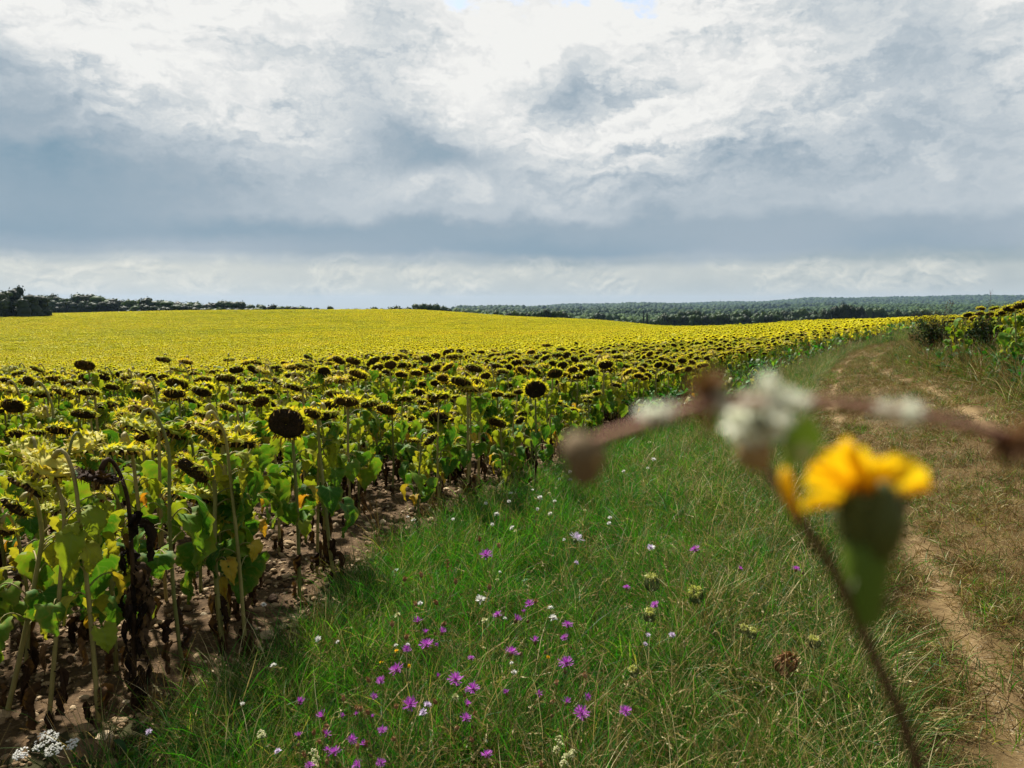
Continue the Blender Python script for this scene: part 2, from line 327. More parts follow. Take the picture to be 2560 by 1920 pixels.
def back_geo(rng, k=20):
    g = Geo(); r = HR; ph = rng.uniform(0, 6, 3)
    def bump(P):
        a = np.arctan2(P[..., 1], P[..., 0]); d = np.zeros_like(P); q = np.hypot(P[..., 0], P[..., 1])/r; d[..., 2] = .007*np.sin(a*4+ph[0])*q + .004*np.sin(a*9+ph[1])*q; d[..., :2] += rng.normal(0, .002, P[..., :2].shape) * (q > .2)[..., None]; return d
    return polar(g, [(r*1.0, -.002), (r*1.03, -.008), (r*.95, -.015), (r*.80, -.019), (r*.55, -.020), (r*.34, -.024), (r*.17, -.034), (.011, -.048), (.001, -.048)], k, 0, bump)
def bract_geo(rng, n1=20, n2=18, dry=34, seg=5):
    g = Geo(); r = HR
    for n, zb, lo, hi, tilt in ((n1, -.005, .024, .052, .30), (n2, -.012, .024, .05, -.25), (20, -.016, .022, .045, -.7), (18, -.018, .02, .04, -1.0), (12, -.022, .018, .035, -.8)):
        for i in range(n):
            a = (i + rng.uniform(-.3, .3)) * 2 * math.pi / n; L = rng.uniform(lo, hi); e = tilt + rng.normal(0, .45); cur = rng.normal(.7, 1.3)
            s = np.linspace(0, 1, seg); th = e + cur * s; d = L / (seg - 1)
            rad = r * (.97 if zb > -.014 else rng.uniform(.45, .93)) + np.concatenate([[0], np.cumsum(np.cos(th[:-1]) * d)]); z = zb + np.concatenate([[0], np.cumsum(np.sin(th[:-1]) * d)])
            side = rng.normal(0, .018) * s**2
            P = np.stack([rad*math.cos(a) - side*math.sin(a), rad*math.sin(a) + side*math.cos(a), z], 1)
            w = np.interp(s, [0, .25, .6, 1], [.0085, .0105, .0055, .0006]) * rng.uniform(.6, 1.25)
            N = np.tile([0, 0, 1.0], (seg, 1)) + np.array([math.cos(a), math.sin(a), 0]) * -np.sin(th)[:, None] * .9
            strap(g, P, N, w, 0, rng.uniform(-.1, .5))
    for i in range(dry):
        a = rng.uniform(0, 6.283); L = rng.uniform(.018, .045); s = np.linspace(0, 1, 4); e = rng.uniform(.6, 1.7); d = L / 3; th = e + rng.normal(0, .8) * s
        rad = r * .98 + np.concatenate([[0], np.cumsum(np.cos(th[:-1]) * d)]); z = np.concatenate([[0], np.cumsum(np.sin(th[:-1]) * d)])
        P = np.stack([rad*math.cos(a), rad*math.sin(a), z], 1)
        strap(g, P, np.tile([math.cos(a), math.sin(a), .3], (4, 1)), np.array([.0035, .004, .003, .0008]), 1)
    return g
DISC = [disc_geo(rg) for _ in range(4)]; BACK = [back_geo(rg) for _ in range(3)]; BRACT = [bract_geo(rg) for _ in range(6)]
DMESH = [g.mesh('seed_disc', [MAT['seed']]) for g in DISC]; KMESH = [g.mesh('flower_head', [MAT['back']]) for g in BACK]
BMESH = [g.mesh('bracts', [MAT['bract'], MAT['dry_petal']]) for g in BRACT]
KDEAD = BACK[0].mesh('flower_head', [MAT['leaf_dead']]); BDEAD = BRACT[1].mesh('bracts', [MAT['leaf_dead'], MAT['dry_petal']])
class Plant:                                                   # one drooping sunflower, facing local +X
    def __init__(s, rng, h, tilt, hs=1.0, dense=1.0, dead=False, off=(0, 0)):
        s.h, s.tilt, s.hs, s.dead = h, tilt, hs, dead; s.rng = rng
        n = np.array([math.cos(tilt), 0, -math.sin(tilt)])     # direction the disc looks
        reach = .07 + .05 * math.sin(tilt) * hs
        of = np.array([off[0], off[1], 0]); c = np.array([reach, 0, h]) + of; s.head_c = c; s.n = n
        bk = c - n * .044 * hs; top = bk[2] + (.05 * math.sin(tilt))
        p0 = np.array([-.01, rng.normal(0, .01), max(.3, h - .16)]) + of; s.p0 = p0
        b1, b2 = rng.normal(0, .02, 2); base = np.array([rng.normal(-.01, .022), rng.normal(0, .022), -.03])
        s.lo = bez(base, base*.6 + p0*.4 + [b1, b2, 0], base*.2 + p0*.8 + [b1*.5, b2*.5, 0], p0, 7)
        neck = bez(p0, p0 + [0, 0, .12], bk - n * (.05 + .05 * math.sin(tilt)) + [0, 0, .03], bk, 9)
        s.curve = np.vstack([s.lo, neck[1:]])
        r0 = rng.uniform(.0095, .0135)
        s.rad = np.concatenate([np.linspace(r0, r0 * .78, 7), np.interp(np.linspace(0, 1, 8), [0, .6, 1], [r0*.76, r0*.72, r0*1.15])])
        N = n; A = np.cross([0, 0, 1.0], N); A /= np.linalg.norm(A); Bv = np.cross(N, A)
        H = np.eye(4); q = rng.uniform(0, 6.28); cq, sq = math.cos(q), math.sin(q)
        H[:3, 0] = (A*cq + Bv*sq) * hs; H[:3, 1] = (-A*sq + Bv*cq) * hs; H[:3, 2] = N * hs; H[:3, 3] = c; s.H = H
        s.leaves = []; nL = int(round(rng.uniform(12, 17) * dense)); ang = rng.uniform(0, 6.28)
        for i in range(nL):
            f = (i + rng.uniform(-.3, .3)) / nL; f = min(max(f, .02), .99); ang += 2.4 + rng.normal(0, .3)
            z = .07 + f * (p0[2] - .05)
            rel = z / h
            pd = np.clip((.46 - rel) / .16, 0, 1); py = np.clip(.27 - abs(rel - .46) * 1.3, 0, 1)
            k = 'dead' if dead or rng.random() < pd else ('yellow' if rng.random() < py else ('lime' if rng.random() < .26 + .44 * np.clip((rel - .6) / .2, 0, 1) else 'green'))
            if k == 'dead' and not dead and rng.random() < .35: continue
            if rel > .60 and math.cos(ang) > .05: ang = math.pi + rng.uniform(-1.45, 1.45)      # the face hangs free of leaves
            sc = rng.uniform(.75, 1.12) * (.72 if rel > .85 else 1.0)
            s.leaves.append((k, int(rng.integers(len(LEAF[k]))), z, ang, sc))
        if not dead:
            for i in range(int(rng.integers(3, 7))): s.leaves.append((('lime', 'lime', 'lime', 'green')[int(rng.integers(4))], int(rng.integers(9)), p0[2] - rng.uniform(-.06, .10), rng.uniform(1.7, 4.58), rng.uniform(.55, 1.05)))
        if dead:
            for i in range(14): s.leaves.append(('dead', int(rng.integers(7)), rng.uniform(.15, h * .8), rng.uniform(0, 6.28), rng.uniform(.7, 1.15)))
    def at(s, z): return np.array([np.interp(z, s.lo[:, 2], s.lo[:, 0]), np.interp(z, s.lo[:, 2], s.lo[:, 1]), z])
    def stem(s): return tube(Geo(), s.curve, s.rad, 7)
    def leafM(s, L):
        k, i, z, a, sc = L; p = s.at(z); M = TRS(p + np.array([math.cos(a), math.sin(a), 0]) * .008, a, 0, 0, sc); return M
    def build(s, root, single=True):
        obj('stem', s.stem().mesh('stem', [MAT['stalk_dead' if s.dead else 'stalk']]), root)
        hd = obj('flower_head', KDEAD if s.dead else KMESH[int(s.rng.integers(3))], root, s.H)
        obj('seed_disc', DMESH[int(s.rng.integers(4))], hd); obj('bracts', BDEAD if s.dead else BMESH[int(s.rng.integers(6))], hd)
        if single:
            for L in s.leaves:
                o = obj('leaf', BLACK[L[1]] if s.dead else LMESH[L[0]][L[1]], root, s.leafM(L))
                if L[0] == 'yellow': o['label'] = 'yellowed leaf'
                if L[0] == 'dead' and not s.dead: o['label'] = 'withered dark brown leaf'
        else: obj('leaves', s.leaf_geo().mesh('leaves', PM), root)
        return root
    def leaf_geo(s):
        g = Geo()
        for L in s.leaves: g.merge(LEAF[L[0]][L[1]], s.leafM(L), LMAP[L[0]])
        return g
    def joined(s):
        g = s.leaf_geo(); g.merge(s.stem(), None, [1]); r = s.rng
        g.merge(BACK[int(r.integers(3))], s.H, [4]); g.merge(DISC[int(r.integers(4))], s.H, [5]); g.merge(BRACT[int(r.integers(6))], s.H, [6, 7]); return g
PM = [MAT['leaf'], MAT['stalk'], MAT['leaf_yellow'], MAT['leaf_dead'], MAT['back'], MAT['seed'], MAT['bract'], MAT['dry_petal'], MAT['stalk_dead'], MAT['leaf_lime'], MAT['bract_far_sunlit']]
LMAP = {'green': [0, 1], 'lime': [9, 1], 'yellow': [2, 1], 'dead': [3, 8]}
def low_plant(rng, h, tilt, hs=1.0, nleaf=7, k=8, stem=True, bm=6):       # a far sunflower: few faces, same shape
    g = Geo(); n = np.array([math.cos(tilt), 0, -math.sin(tilt)]); c = np.array([.1, 0, h]); A = np.array([0, 1.0, 0]); Bv = np.cross(n, A); r = HR * hs
    a = np.arange(k) * 2 * math.pi / k; ring = np.cos(a)[:, None] * A + np.sin(a)[:, None] * Bv
    dq = 1.0 if bm == 6 else .86
    g.grid(np.stack([c + ring*r*q*dq + n*z for q, z in ((1, 0), (.5, .016), (.02, .014))]), 5, True)
    g.grid(np.stack([c + ring*r*q - n*z for q, z in ((1.0 if bm == 6 else 1.12, .0), (1.0 if bm == 6 else 1.15, .016), (.5, .03), (.03, .046))]), 4 if bm == 6 else bm, True)
    k2 = 14; a = (np.arange(k2) + rng.uniform(-.3, .3, k2)) * 2 * math.pi / k2
    for i in range(k2):
        d = math.cos(a[i]) * A + math.sin(a[i]) * Bv; sdir = -math.sin(a[i]) * A + math.cos(a[i]) * Bv; L = rng.uniform(.04, .075) * hs; o = n * rng.normal(0, .025)
        P = np.array([[c + d*r*.92 - sdir*.014 - n*.01, c + d*r*.92 + sdir*.014 - n*.01], [c + d*(r + L*.5) - sdir*.010 + o*.6, c + d*(r + L*.5) + sdir*.010 + o*.6], [c + d*(r+L) - sdir*.001 + o*1.5, c + d*(r+L) + sdir*.001 + o*1.5]])
        g.grid(P, 6)
    if stem:
        bk = c - n*.046
        tube(g, np.array([[0, 0, 0], [0, 0, h-.16], [.0, 0, h-.02], bk*.5 + np.array([0, 0, h+.04])*.5, bk]), .011, 4, 1, False)
    for i in range(nleaf):
        z = rng.uniform(.35, .95) * h; an = rng.uniform(0, 6.28); W = rng.uniform(.05, .085); L = rng.uniform(.10, .17); o = np.array([math.cos(an), math.sin(an), 0]); sd = np.array([-math.sin(an), math.cos(an), 0]); x0 = rng.uniform(.06, .12)
        dz = rng.uniform(.3, 1.0); p = np.array([0, 0, z]) + o * x0; tipv = o * L * (1 - dz) + np.array([0, 0, -L * dz])
        g.grid(np.array([[p - sd*W*.5, p + np.array([0, 0, .012]), p + sd*W*.5], [p - sd*W + tipv*.35, p + tipv*.4 + o*.02, p + sd*W + tipv*.35], [p + tipv - sd*.004, p + tipv, p + tipv + sd*.004]]), (2 if rng.random() < .15 else 9 if rng.random() < .35 else 0) if bm == 6 else (10 if rng.random() < .65 else 9))
    for i in range(2 if stem else 0):
        an = rng.uniform(0, 6.28); o = np.array([math.cos(an), math.sin(an), 0]); sd = np.array([-math.sin(an), math.cos(an), 0]); z = rng.uniform(.25, .45) * h; p = np.array([0, 0, z])
        g.grid(np.array([[p - sd*.02, p + sd*.02], [p + o*.05 - sd*.04 - [0, 0, .1], p + o*.05 + sd*.03 - [0, 0, .1]], [p + o*.04 - [0, 0, .2], p + o*.04 + sd*.01 - [0, 0, .2]]]), 3)
    return g
# ------------------------------------------------------------------ plan of the place (metres, from sight lines on the ground)
EDGE = [(-9, -6), (-3.2, .6), (-1.87, 2.92), (-1.59, 3.08), (-1.49, 3.35), (-1.36, 3.69), (-1.28, 4.39), (-1.1, 5.14), (-.66, 6.03), (-.03, 7.45), (1.18, 10.51), (4.01, 17.66), (8.49, 27.28), (12.79, 34.49), (19.47, 43.43), (29.77, 57.96), (60, 100), (120, 190)]
RUT_A = [(.3, -2.4), (.9, -.6), (1.4, 1.2), (2.06, 3.12), (2.77, 5.08), (3.43, 7.22), (4.44, 10.27), (6.23, 14.87), (10.09, 23.74), (13.28, 30.43), (17.17, 37.83), (20.36, 42.58), (23.5, 45), (30, 48.5), (42, 53)]
RUT_B = [(1.9, -3.0), (2.5, -1.16), (3.0, .64), (3.66, 2.56), (4.3, 4.52), (4.89, 7.34), (5.75, 9.6), (7.5, 13.94), (11.43, 24.07), (15.2, 32.2), (19.2, 38.6), (21.5, 41.2), (24.5, 43.3), (31, 46.8), (43, 51.2)]
BANK = [(5.6, 4), (7.2, 9.6), (8.0, 12.0), (9.6, 15.2), (12.1, 20.3), (17.3, 30.8), (23.5, 39.5), (45, 48)]     # edge of the crop on the right
EDGE_S = spline(EDGE, 140)[:, :2].tolist() if False else EDGE
GRASS = [(-6, .2), (-2.0, 1.9)] + g22([(160, 1700), (240, 1655), (400, 1540), (590, 1425), (700, 1300), (790, 1215), (900, 1145), (1060, 1078), (1200, 1018), (1300, 965)]) + [(p + .35, q) for p, q in EDGE[11:]]
def sd_edge(x, y): return polyline(x, y, EDGE)
def sd_a(x, y): return polyline(x, y, RUT_A)
def sd_b(x, y): return polyline(x, y, RUT_B)
def sd_bank(x, y): return polyline(x, y, BANK)
def in_view(x, y, z, mx=80, my=60):
    px, py, f = project(np.stack([x, y, z], -1)); return (f > .3) & (px > -mx) & (px < 2560 + mx) & (py < 1920 + my) & (py > -my)
# ------------------------------------------------------------------ ground sheet
def axis(lo, hi, step, far_lo, far_hi, gr):
    a = list(np.arange(lo, hi, step)); s = step
    while a[-1] < far_hi: s *= gr; a.append(a[-1] + s)
    s = step; b = []; q = lo
    while q > far_lo: s *= gr; q -= s; b.append(q)
    return np.array(b[::-1] + a)
gx = axis(-7, 13, .11, -9500, 9500, 1.055); gy = axis(.5, 26, .11, -80, 8990, 1.035)
GX, GY = np.meshgrid(gx, gy); GZ = ground(GX, GY)
e = sd_edge(GX, GY); near = (GY < 60) & (np.abs(GX) < 60)
rs = np.random.default_rng(3)
def lumps(x, y, f, n=14):
    z = np.zeros_like(x)
    for _ in range(n):
        a = rs.uniform(0, 6.283); k = f * rs.uniform(.6, 1.7); z += np.sin((x*math.cos(a) + y*math.sin(a)) * k + rs.uniform(0, 6.28))
    return z / n**.5
lmp = lumps(GX, GY, 6.0); lm2 = lumps(GX, GY, 17.0)
soil = np.clip((-e + .18) / .3, 0, 1)
GZ = GZ + near * (soil * (.012 * lmp + .010 * lm2) + (1 - soil) * .012 * lmp)
trk = np.minimum(np.abs(sd_a(GX, GY)), np.abs(sd_b(GX, GY)))
between = (sd_a(GX, GY) > 0) & (sd_b(GX, GY) < 0)
GZ = np.where((trk < .75) | between, GZ - .16, GZ)
tz = np.abs(np.where(between, 0, np.minimum(trk, 9)))
bankd = sd_bank(GX, GY)
crop = ((e < 0) | (bankd > 0)) & (GY < 470)
far = np.clip((np.hypot(GX, GY) - 430) / 60, 0, 1)
g = Geo(); g.grid(np.stack([GX, GY, GZ], -1), 0, uv=False); gme = g.mesh('ground', [])
ca = gme.attributes.new('mask', 'FLOAT_COLOR', 'POINT')
col = np.stack([soil * (GY < 60), crop * 1.0, far, np.clip(1 - tz / 2.0, 0, 1)], -1)
ca.data.foreach_set('color', col.astype(np.float32).ravel())
m, t, out = new_mat('ground'); at = nd(t, 'ShaderNodeAttribute', attribute_name='mask'); sp = nd(t, 'ShaderNodeSeparateColor', {0: at.outputs['Color']})
pos = nd(t, 'ShaderNodeNewGeometry').outputs['Position']
n1, n2, n3 = noise(t, pos, 2.2, 6, .6), noise(t, pos, 14, 6, .65), noise(t, pos, 60, 4, .6)
vs = nd(t, 'ShaderNodeTexVoronoi', {'Vector': pos, 'Scale': 38.0, 'Randomness': 1.0}); vd = X(t, vs.outputs['Distance'])
csoil = ramp(t, n2 * .6 + n3 * .4, [(.25, (.026, .016, .009)), (.5, (.076, .047, .023)), (.75, (.18, .115, .058))])
peb = (vd * -1 + .42).smooth(0, .22) * n2.smooth(.42, .6)
csoil = mix(t, peb * .8, csoil, ramp(t, vs.outputs['Color'], [(0, (.12, .07, .036)), (.6, (.25, .16, .085)), (1, (.36, .26, .15))]))
cgrass = ramp(t, n1 * .5 + n2 * .5, [(.3, (.020, .022, .008)), (.55, (.045, .042, .015)), (.8, (.09, .065, .028))])
cdry = ramp(t, n1 * .4 + n2 * .6, [(.3, (.05, .032, .013)), (.6, (.13, .088, .04)), (.8, (.2, .145, .075))])
c = mix(t, X(t, at.outputs['Alpha']) * .9, cgrass, cdry)
c = mix(t, X(t, sp.outputs[1]), c, ramp(t, n1, [(.3, (.04, .035, .012)), (.7, (.09, .07, .022))]))
c = mix(t, (X(t, sp.outputs[0]) + (n2 - .5) * .5).smooth(.35, .6), c, csoil)
c = mix(t, X(t, sp.outputs[2]), c, ramp(t, noise(t, pos, .01, 5), [(.35, (.012, .024, .009)), (.6, (.025, .045, .014))]))
bp = nd(t, 'ShaderNodeBump', {'Strength': .7, 'Distance': .03, 'Height': (n2 * .6 + n3 * .4 + peb * .5).v})
p = nd(t, 'ShaderNodeBsdfPrincipled', {'Base Color': c, 'Roughness': .9, 'Specular IOR Level': .1, 'Normal': bp.outputs[0]}); t.links.new(p.outputs[0], out.inputs[0])
gme.materials.append(m); tag(obj('ground', gme), 'stony brown soil, grass floor and rolling far land', 'ground', kind='structure')
# ------------------------------------------------------------------ dirt track
A = spline(RUT_A, 420); B = spline(RUT_B, 420); cross = np.array([-.55, -.38, -.25, -.16, -.08, 0, .08, .16, .25, .38, .5, .62, .75, .84, .92, 1, 1.08, 1.16, 1.25, 1.38, 1.5])
T = A[:, None] + cross[None, :, None] * (B - A)[:, None]
TZ = ground(T[..., 0], T[..., 1])
prof = -.05 * np.exp(-((cross) / .11)**2) - .05 * np.exp(-((cross - 1) / .11)**2) + .015 * np.exp(-((cross - .5) / .25)**2) - .14 * np.clip((np.abs(cross - .5) - .82) / .18, 0, 1)
TZ = TZ + prof[None] + .010 * lumps(T[..., 0], T[..., 1], 5) + .006 * lumps(T[..., 0], T[..., 1], 14) + .004
g = Geo(); d_al = np.concatenate([[0], np.cumsum(np.linalg.norm(np.diff(A, axis=0), axis=1))])
g.add(np.stack([T[..., 0], T[..., 1], TZ], -1), np.stack([(I := np.arange(T.shape[0] * T.shape[1]).reshape(T.shape[:2]))[:-1, :-1], I[:-1, 1:], I[1:, 1:], I[1:, :-1]], -1), 0, np.stack(np.broadcast_arrays(cross[None], d_al[:, None]), -1))
m, t, out = new_mat('track'); uv = nd(t, 'ShaderNodeSeparateXYZ', {0: nd(t, 'ShaderNodeUVMap').outputs[0]}); cx = X(t, uv.outputs[0]); pos = nd(t, 'ShaderNodeNewGeometry').outputs['Position']
n1, n2, n3 = noise(t, pos, 1.6, 5, .6), noise(t, pos, 9, 6, .65), noise(t, pos, 50, 4, .6)
dr = cx.abs().min((cx - 1).abs()) + (n2 - .5) * .12 + (n1 - .5) * .20
rut = (1 - (dr + (1 - X(t, uv.outputs[1]).smooth(10, 16)) * .035).smooth(.02, .11)) * (n1 * .6 + n2 * .4).smooth(.34, .52).max(X(t, uv.outputs[1]).smooth(8, 13))
cd = ramp(t, n2 * .5 + n3 * .5, [(.3, (.045, .028, .010)), (.55, (.10, .066, .026)), (.75, (.165, .112, .05))])
cr = ramp(t, n2 * .6 + n3 * .4, [(.3, (.11, .072, .033)), (.55, (.205, .142, .068)), (.75, (.30, .225, .125))])
vs = nd(t, 'ShaderNodeTexVoronoi', {'Vector': pos, 'Scale': 45.0}); peb = (X(t, vs.outputs['Distance']) * -1 + .3).smooth(0, .15) * n1.smooth(.45, .6)
cr = mix(t, peb, cr, (.40, .34, .23))
bp = nd(t, 'ShaderNodeBump', {'Strength': .6, 'Distance': .025, 'Height': (n2 * .6 + n3 * .4 + peb * .3).v})
p = nd(t, 'ShaderNodeBsdfPrincipled', {'Base Color': mix(t, rut, cd, cr), 'Roughness': .95, 'Specular IOR Level': .1, 'Normal': bp.outputs[0]}); t.links.new(p.outputs[0], out.inputs[0])
tag(obj('dirt_track', g.mesh('dirt_track', [m])), 'worn two rut dirt track bending away between field and bank', 'track', kind='structure')
# ------------------------------------------------------------------ scatter: one stuff object, instances by geometry nodes
def scatter(name, layers, label, cat):
    """layers: list of (points n x 3, rotations n x 3, scales n, tint n, source geometries as bpy objects)"""
    pts = np.concatenate([l[0] for l in layers]); n = len(pts); me = bpy.data.meshes.new(name)
    me.vertices.add(n); me.vertices.foreach_set('co', pts.astype(np.float32).ravel())
    def at(nm, ty, v, key='value'): a = me.attributes.new(nm, ty, 'POINT'); a.data.foreach_set(key, v)
    at('rot', 'FLOAT_VECTOR', np.concatenate([l[1] for l in layers]).astype(np.float32).ravel(), 'vector')
    at('scl', 'FLOAT', np.concatenate([l[2] for l in layers]).astype(np.float32)); at('tint', 'FLOAT', np.concatenate([l[3] for l in layers]).astype(np.float32))
    lay, idx, k = [], [], 0
    for l in layers:
        q = RNG.integers(0, len(l[4]), len(l[0])); idx.append(q + k); k += len(l[4])
    at('idx', 'INT', np.concatenate(idx).astype(np.int32))
    ng = bpy.data.node_groups.new(name, 'GeometryNodeTree'); ng.interface.new_socket('Geometry', in_out='INPUT', socket_type='NodeSocketGeometry'); ng.interface.new_socket('Geometry', in_out='OUTPUT', socket_type='NodeSocketGeometry')
    gi, go = ng.nodes.new('NodeGroupInput'), ng.nodes.new('NodeGroupOutput'); jn = ng.nodes.new('GeometryNodeJoinGeometry')
    na = lambda nm, ty: nd(ng, 'GeometryNodeInputNamedAttribute', {0: nm}, data_type=ty).outputs[0]
    er = nd(ng, 'FunctionNodeEulerToRotation', {0: na('rot', 'FLOAT_VECTOR')}); sc = na('scl', 'FLOAT'); ix = na('idx', 'INT'); k = 0
    for l in layers:
        for s in l[4]:
            cmp = nd(ng, 'FunctionNodeCompare', data_type='INT', operation='EQUAL'); ng.links.new(ix, cmp.inputs[2]); cmp.inputs[3].default_value = k
            oi = nd(ng, 'GeometryNodeObjectInfo', {0: s}); oi.inputs['As Instance'].default_value = True
            ip = nd(ng, 'GeometryNodeInstanceOnPoints'); ng.links.new(gi.outputs[0], ip.inputs['Points']); ng.links.new(cmp.outputs[0], ip.inputs['Selection']); ng.links.new(oi.outputs['Geometry'], ip.inputs['Instance'])
            ng.links.new(er.outputs[0], ip.inputs['Rotation']); ng.links.new(sc, ip.inputs['Scale']); ng.links.new(ip.outputs[0], jn.inputs[0]); k += 1
    ng.links.new(jn.outputs[0], go.inputs[0])
    o = obj(name, me); md = o.modifiers.new('scatter', 'NODES'); md.node_group = ng
    print(name, n, 'instances'); return tag(o, label, cat, kind='stuff')
def src(g, mats, name='source', smooth=True): return bpy.data.objects.new(name, g.mesh(name, mats, smooth))
def eul(n, tilt=.12, rng=RNG): return np.stack([rng.normal(0, tilt, n), rng.normal(0, tilt, n), rng.uniform(0, 6.283, n)], 1)
# ------------------------------------------------------------------ tufts of grass
def tuft(rng, n, Lr, spread, lean, curl, w, mats, seeds=0):
    g = Geo(); S = 5
    for i in range(n):
        az = rng.uniform(0, 6.283); L = rng.uniform(*Lr); r = spread * rng.uniform(0, 1)**.5; b = rng.uniform(0, 6.283)
        th0 = abs(rng.normal(0, lean)); th = th0 + curl * rng.uniform(.2, 1.5) * np.linspace(0, 1, S)**1.4; d = L / (S - 1)
        x = np.concatenate([[0], np.cumsum(np.sin(th[1:]) * d)]); z = np.concatenate([[0], np.cumsum(np.cos(th[1:]) * d)])
        z = np.maximum(z, .006 + .02 * rng.random())if th[-1] > 1.6 else z
        ca, sa = math.cos(az), math.sin(az); P = np.stack([x*ca + r*math.cos(b), x*sa + r*math.sin(b), z - .012], 1)
        tw = rng.normal(0, .5); N = np.tile([ca*math.cos(tw) - sa*math.sin(tw), sa*math.cos(tw) + ca*math.sin(tw), .25], (S, 1))
        ww = np.interp(np.linspace(0, 1, S), [0, .3, .75, 1], [.8, 1, .6, .08]) * w * rng.uniform(.6, 1.3)
        strap(g, P, N, ww, int(rng.choice(mats)))
        if i < seeds:
            tdir = P[-1] - P[-2]; tdir /= np.linalg.norm(tdir)
            for q in range(9):
                c = P[-1] - tdir * (.06 * q / 9); o = rng.normal(0, 1, 3); o -= tdir * o.dot(tdir); o /= np.linalg.norm(o)
                strap(g, np.stack([c, c + tdir*.005 + o*.0035, c + tdir*.012 + o*.003]), np.tile(np.cross(o, tdir), (3, 1)) + o, [.0008, .0022, .0003], int(mats[-1]))
    return g
def forb(rng, n, L, mats):
    g = Geo()
    for i in range(n):
        az = rng.uniform(0, 6.283); d = np.array([math.cos(az), math.sin(az), 0]); z0 = rng.uniform(.0, .16); s = np.linspace(0, 1, 4); l = L * rng.uniform(.6, 1.3); e = rng.uniform(.2, 1.0)
        P = d * (s[:, None] * l * math.cos(e) + .01) + np.array([0, 0, 1]) * (z0 + np.sin(s * 1.9) * l * math.sin(e))[:, None]
        strap(g, P, np.tile([0, 0, 1.0], (4, 1)) - d * .5, np.array([.15, 1, .75, .05]) * l * rng.uniform(.14, .3), int(rng.choice(mats)))
    return g
GM = [MAT['g_green'], MAT['g_olive'], MAT['g_straw'], MAT['g_brown'], MAT['weed']]; ra = np.random.default_rng(5)
LUSH = [src(tuft(ra, 46, (.12, .30), .09, .35, .9, .0021, [0, 0, 0, 0, 0, 1]), GM) for _ in range(5)]
OLIV = [src(tuft(ra, 42, (.14, .34), .09, .4, .9, .0017, [1, 1, 1, 0, 0, 2], 0), GM) for _ in range(5)]
STRW = [src(tuft(ra, 34, (.22, .48), .09, .55, 1.2, .0016, [2, 2, 1, 1, 0, 2], 4), GM) for _ in range(5)]
MATT = [src(tuft(ra, 46, (.06, .17), .13, .95, 1.0, .0018, [3, 3, 3, 1, 2, 3]), GM) for _ in range(5)]
BRWN = [src(tuft(ra, 42, (.10, .26), .11, .55, .9, .0017, [3, 3, 2, 1, 1, 1, 3]), GM) for _ in range(5)]
TALL = [src(tuft(ra, 22, (.35, .62), .09, .3, .6, .0018, [1, 2, 2, 3], 8), GM) for _ in range(4)]
FORB = [src(forb(ra, 14, .055, [4, 0, 4, 1]), GM) for _ in range(4)]
SHRT = [src(tuft(ra, 40, (.05, .13), .10, .7, .9, .0018, [0, 1, 1, 0, 2]), GM) for _ in range(4)]
N = 900000
px_ = RNG.uniform(-9, 46, N); py_ = RNG.uniform(.9, 60, N); dd = np.hypot(px_, py_)
base_dens = np.minimum(1, (3.2 / dd)**1.15); N0 = N / (55 * 59.1)      # candidates per m2 before thinning
keep = (np.abs(px_ / py_) < 1.15) | (dd < 4.5); px_, py_, dd, base_dens = px_[keep], py_[keep], dd[keep], base_dens[keep]
G_ = polyline(px_, py_, GRASS); E_, A_, B_, K_ = sd_edge(px_, py_), sd_a(px_, py_), sd_b(px_, py_), sd_bank(px_, py_)
pn = lumps(px_, py_, 1.6, 8) * .5; pn2 = lumps(px_, py_, 5, 8) * .5; u01 = RNG.random(len(px_))
def layer(sel, dens, srcs, smin=.75, smax=1.2, tint=0.0, tilt=.1, tn=.12):
    """dens: tufts per square metre at 3 m, thinned with distance; far tufts are larger"""
    d0 = dens * base_dens / N0
    k = sel & (RNG.random(len(px_)) < d0); x, y = px_[k], py_[k]; n = len(x)
    sc = RNG.uniform(smin, smax, n) * (1 + np.clip(dd[k] - 4, 0, 60) * .018)
    ti = tint + RNG.normal(0, tn, n) + .10 * pn2[k]
    return (np.stack([x, y, ground(x, y) - .01], 1), eul(n, tilt), sc, ti, srcs)
verge = (G_ > -.12) & (A_ < -.45); mid = verge & (A_ < -1.0)
fresh = np.clip(np.exp(-((px_ - .15 - .13*py_) / (.85 + .08*py_))**2) * np.clip((py_ - 2.2) / 1.5, 0.15, 1), 0, 1)          # the fresh strip down the verge
dryw = np.clip(1 - (-A_ - .45) / 2.3, 0, 1)
r1 = RNG.random(len(px_)); edge_soft = np.clip((G_ + .12) / .5, .06, 1) * np.clip(.82 + .75 * pn2, .22, 1)
L = [layer(verge & (r1 < fresh * (1 - dryw)) & (u01 < edge_soft), 330, LUSH, tint=.05),
     layer(verge & (r1 > fresh * .55) & (u01 < edge_soft * (1 - .55 * dryw)), 200, OLIV, tint=.03),
     layer(verge & (G_ > 0) & (u01 < .04 + 1.0 * dryw**1.1 + .12 * (pn > .6)), 230, STRW, .7, 1.15, 0, .22),
     layer(verge & (u01 < .8 * edge_soft), 14, FORB, .5, 1.0),
     layer(verge & (u01 < .2 + .5 * (pn2 > .35)), 46, BRWN, .8, 1.3),
     layer(verge & (u01 < .6), 13, TALL, .55, .85, 0, .25),
     layer((E_ > -.1) & (E_ < 1.3) & (py_ > 12) & (A_ < -.8), 60, FORB, 1.6, 3.2, .1), layer((E_ > .2) & (E_ < 1.6) & (py_ > 12) & (A_ < -.6), 40, TALL, .8, 1.2)]
scatter('verge_grass', L, 'lush green meadow grass with straw tufts between field and track', 'grass')
rutd = np.minimum(np.abs(A_), np.abs(B_)); rutk = np.clip((rutd - .03 + .20 * pn2) / .15, np.where(dd > 10, .03, .14), 1)
onT = (A_ > -.6) & (B_ < .75)
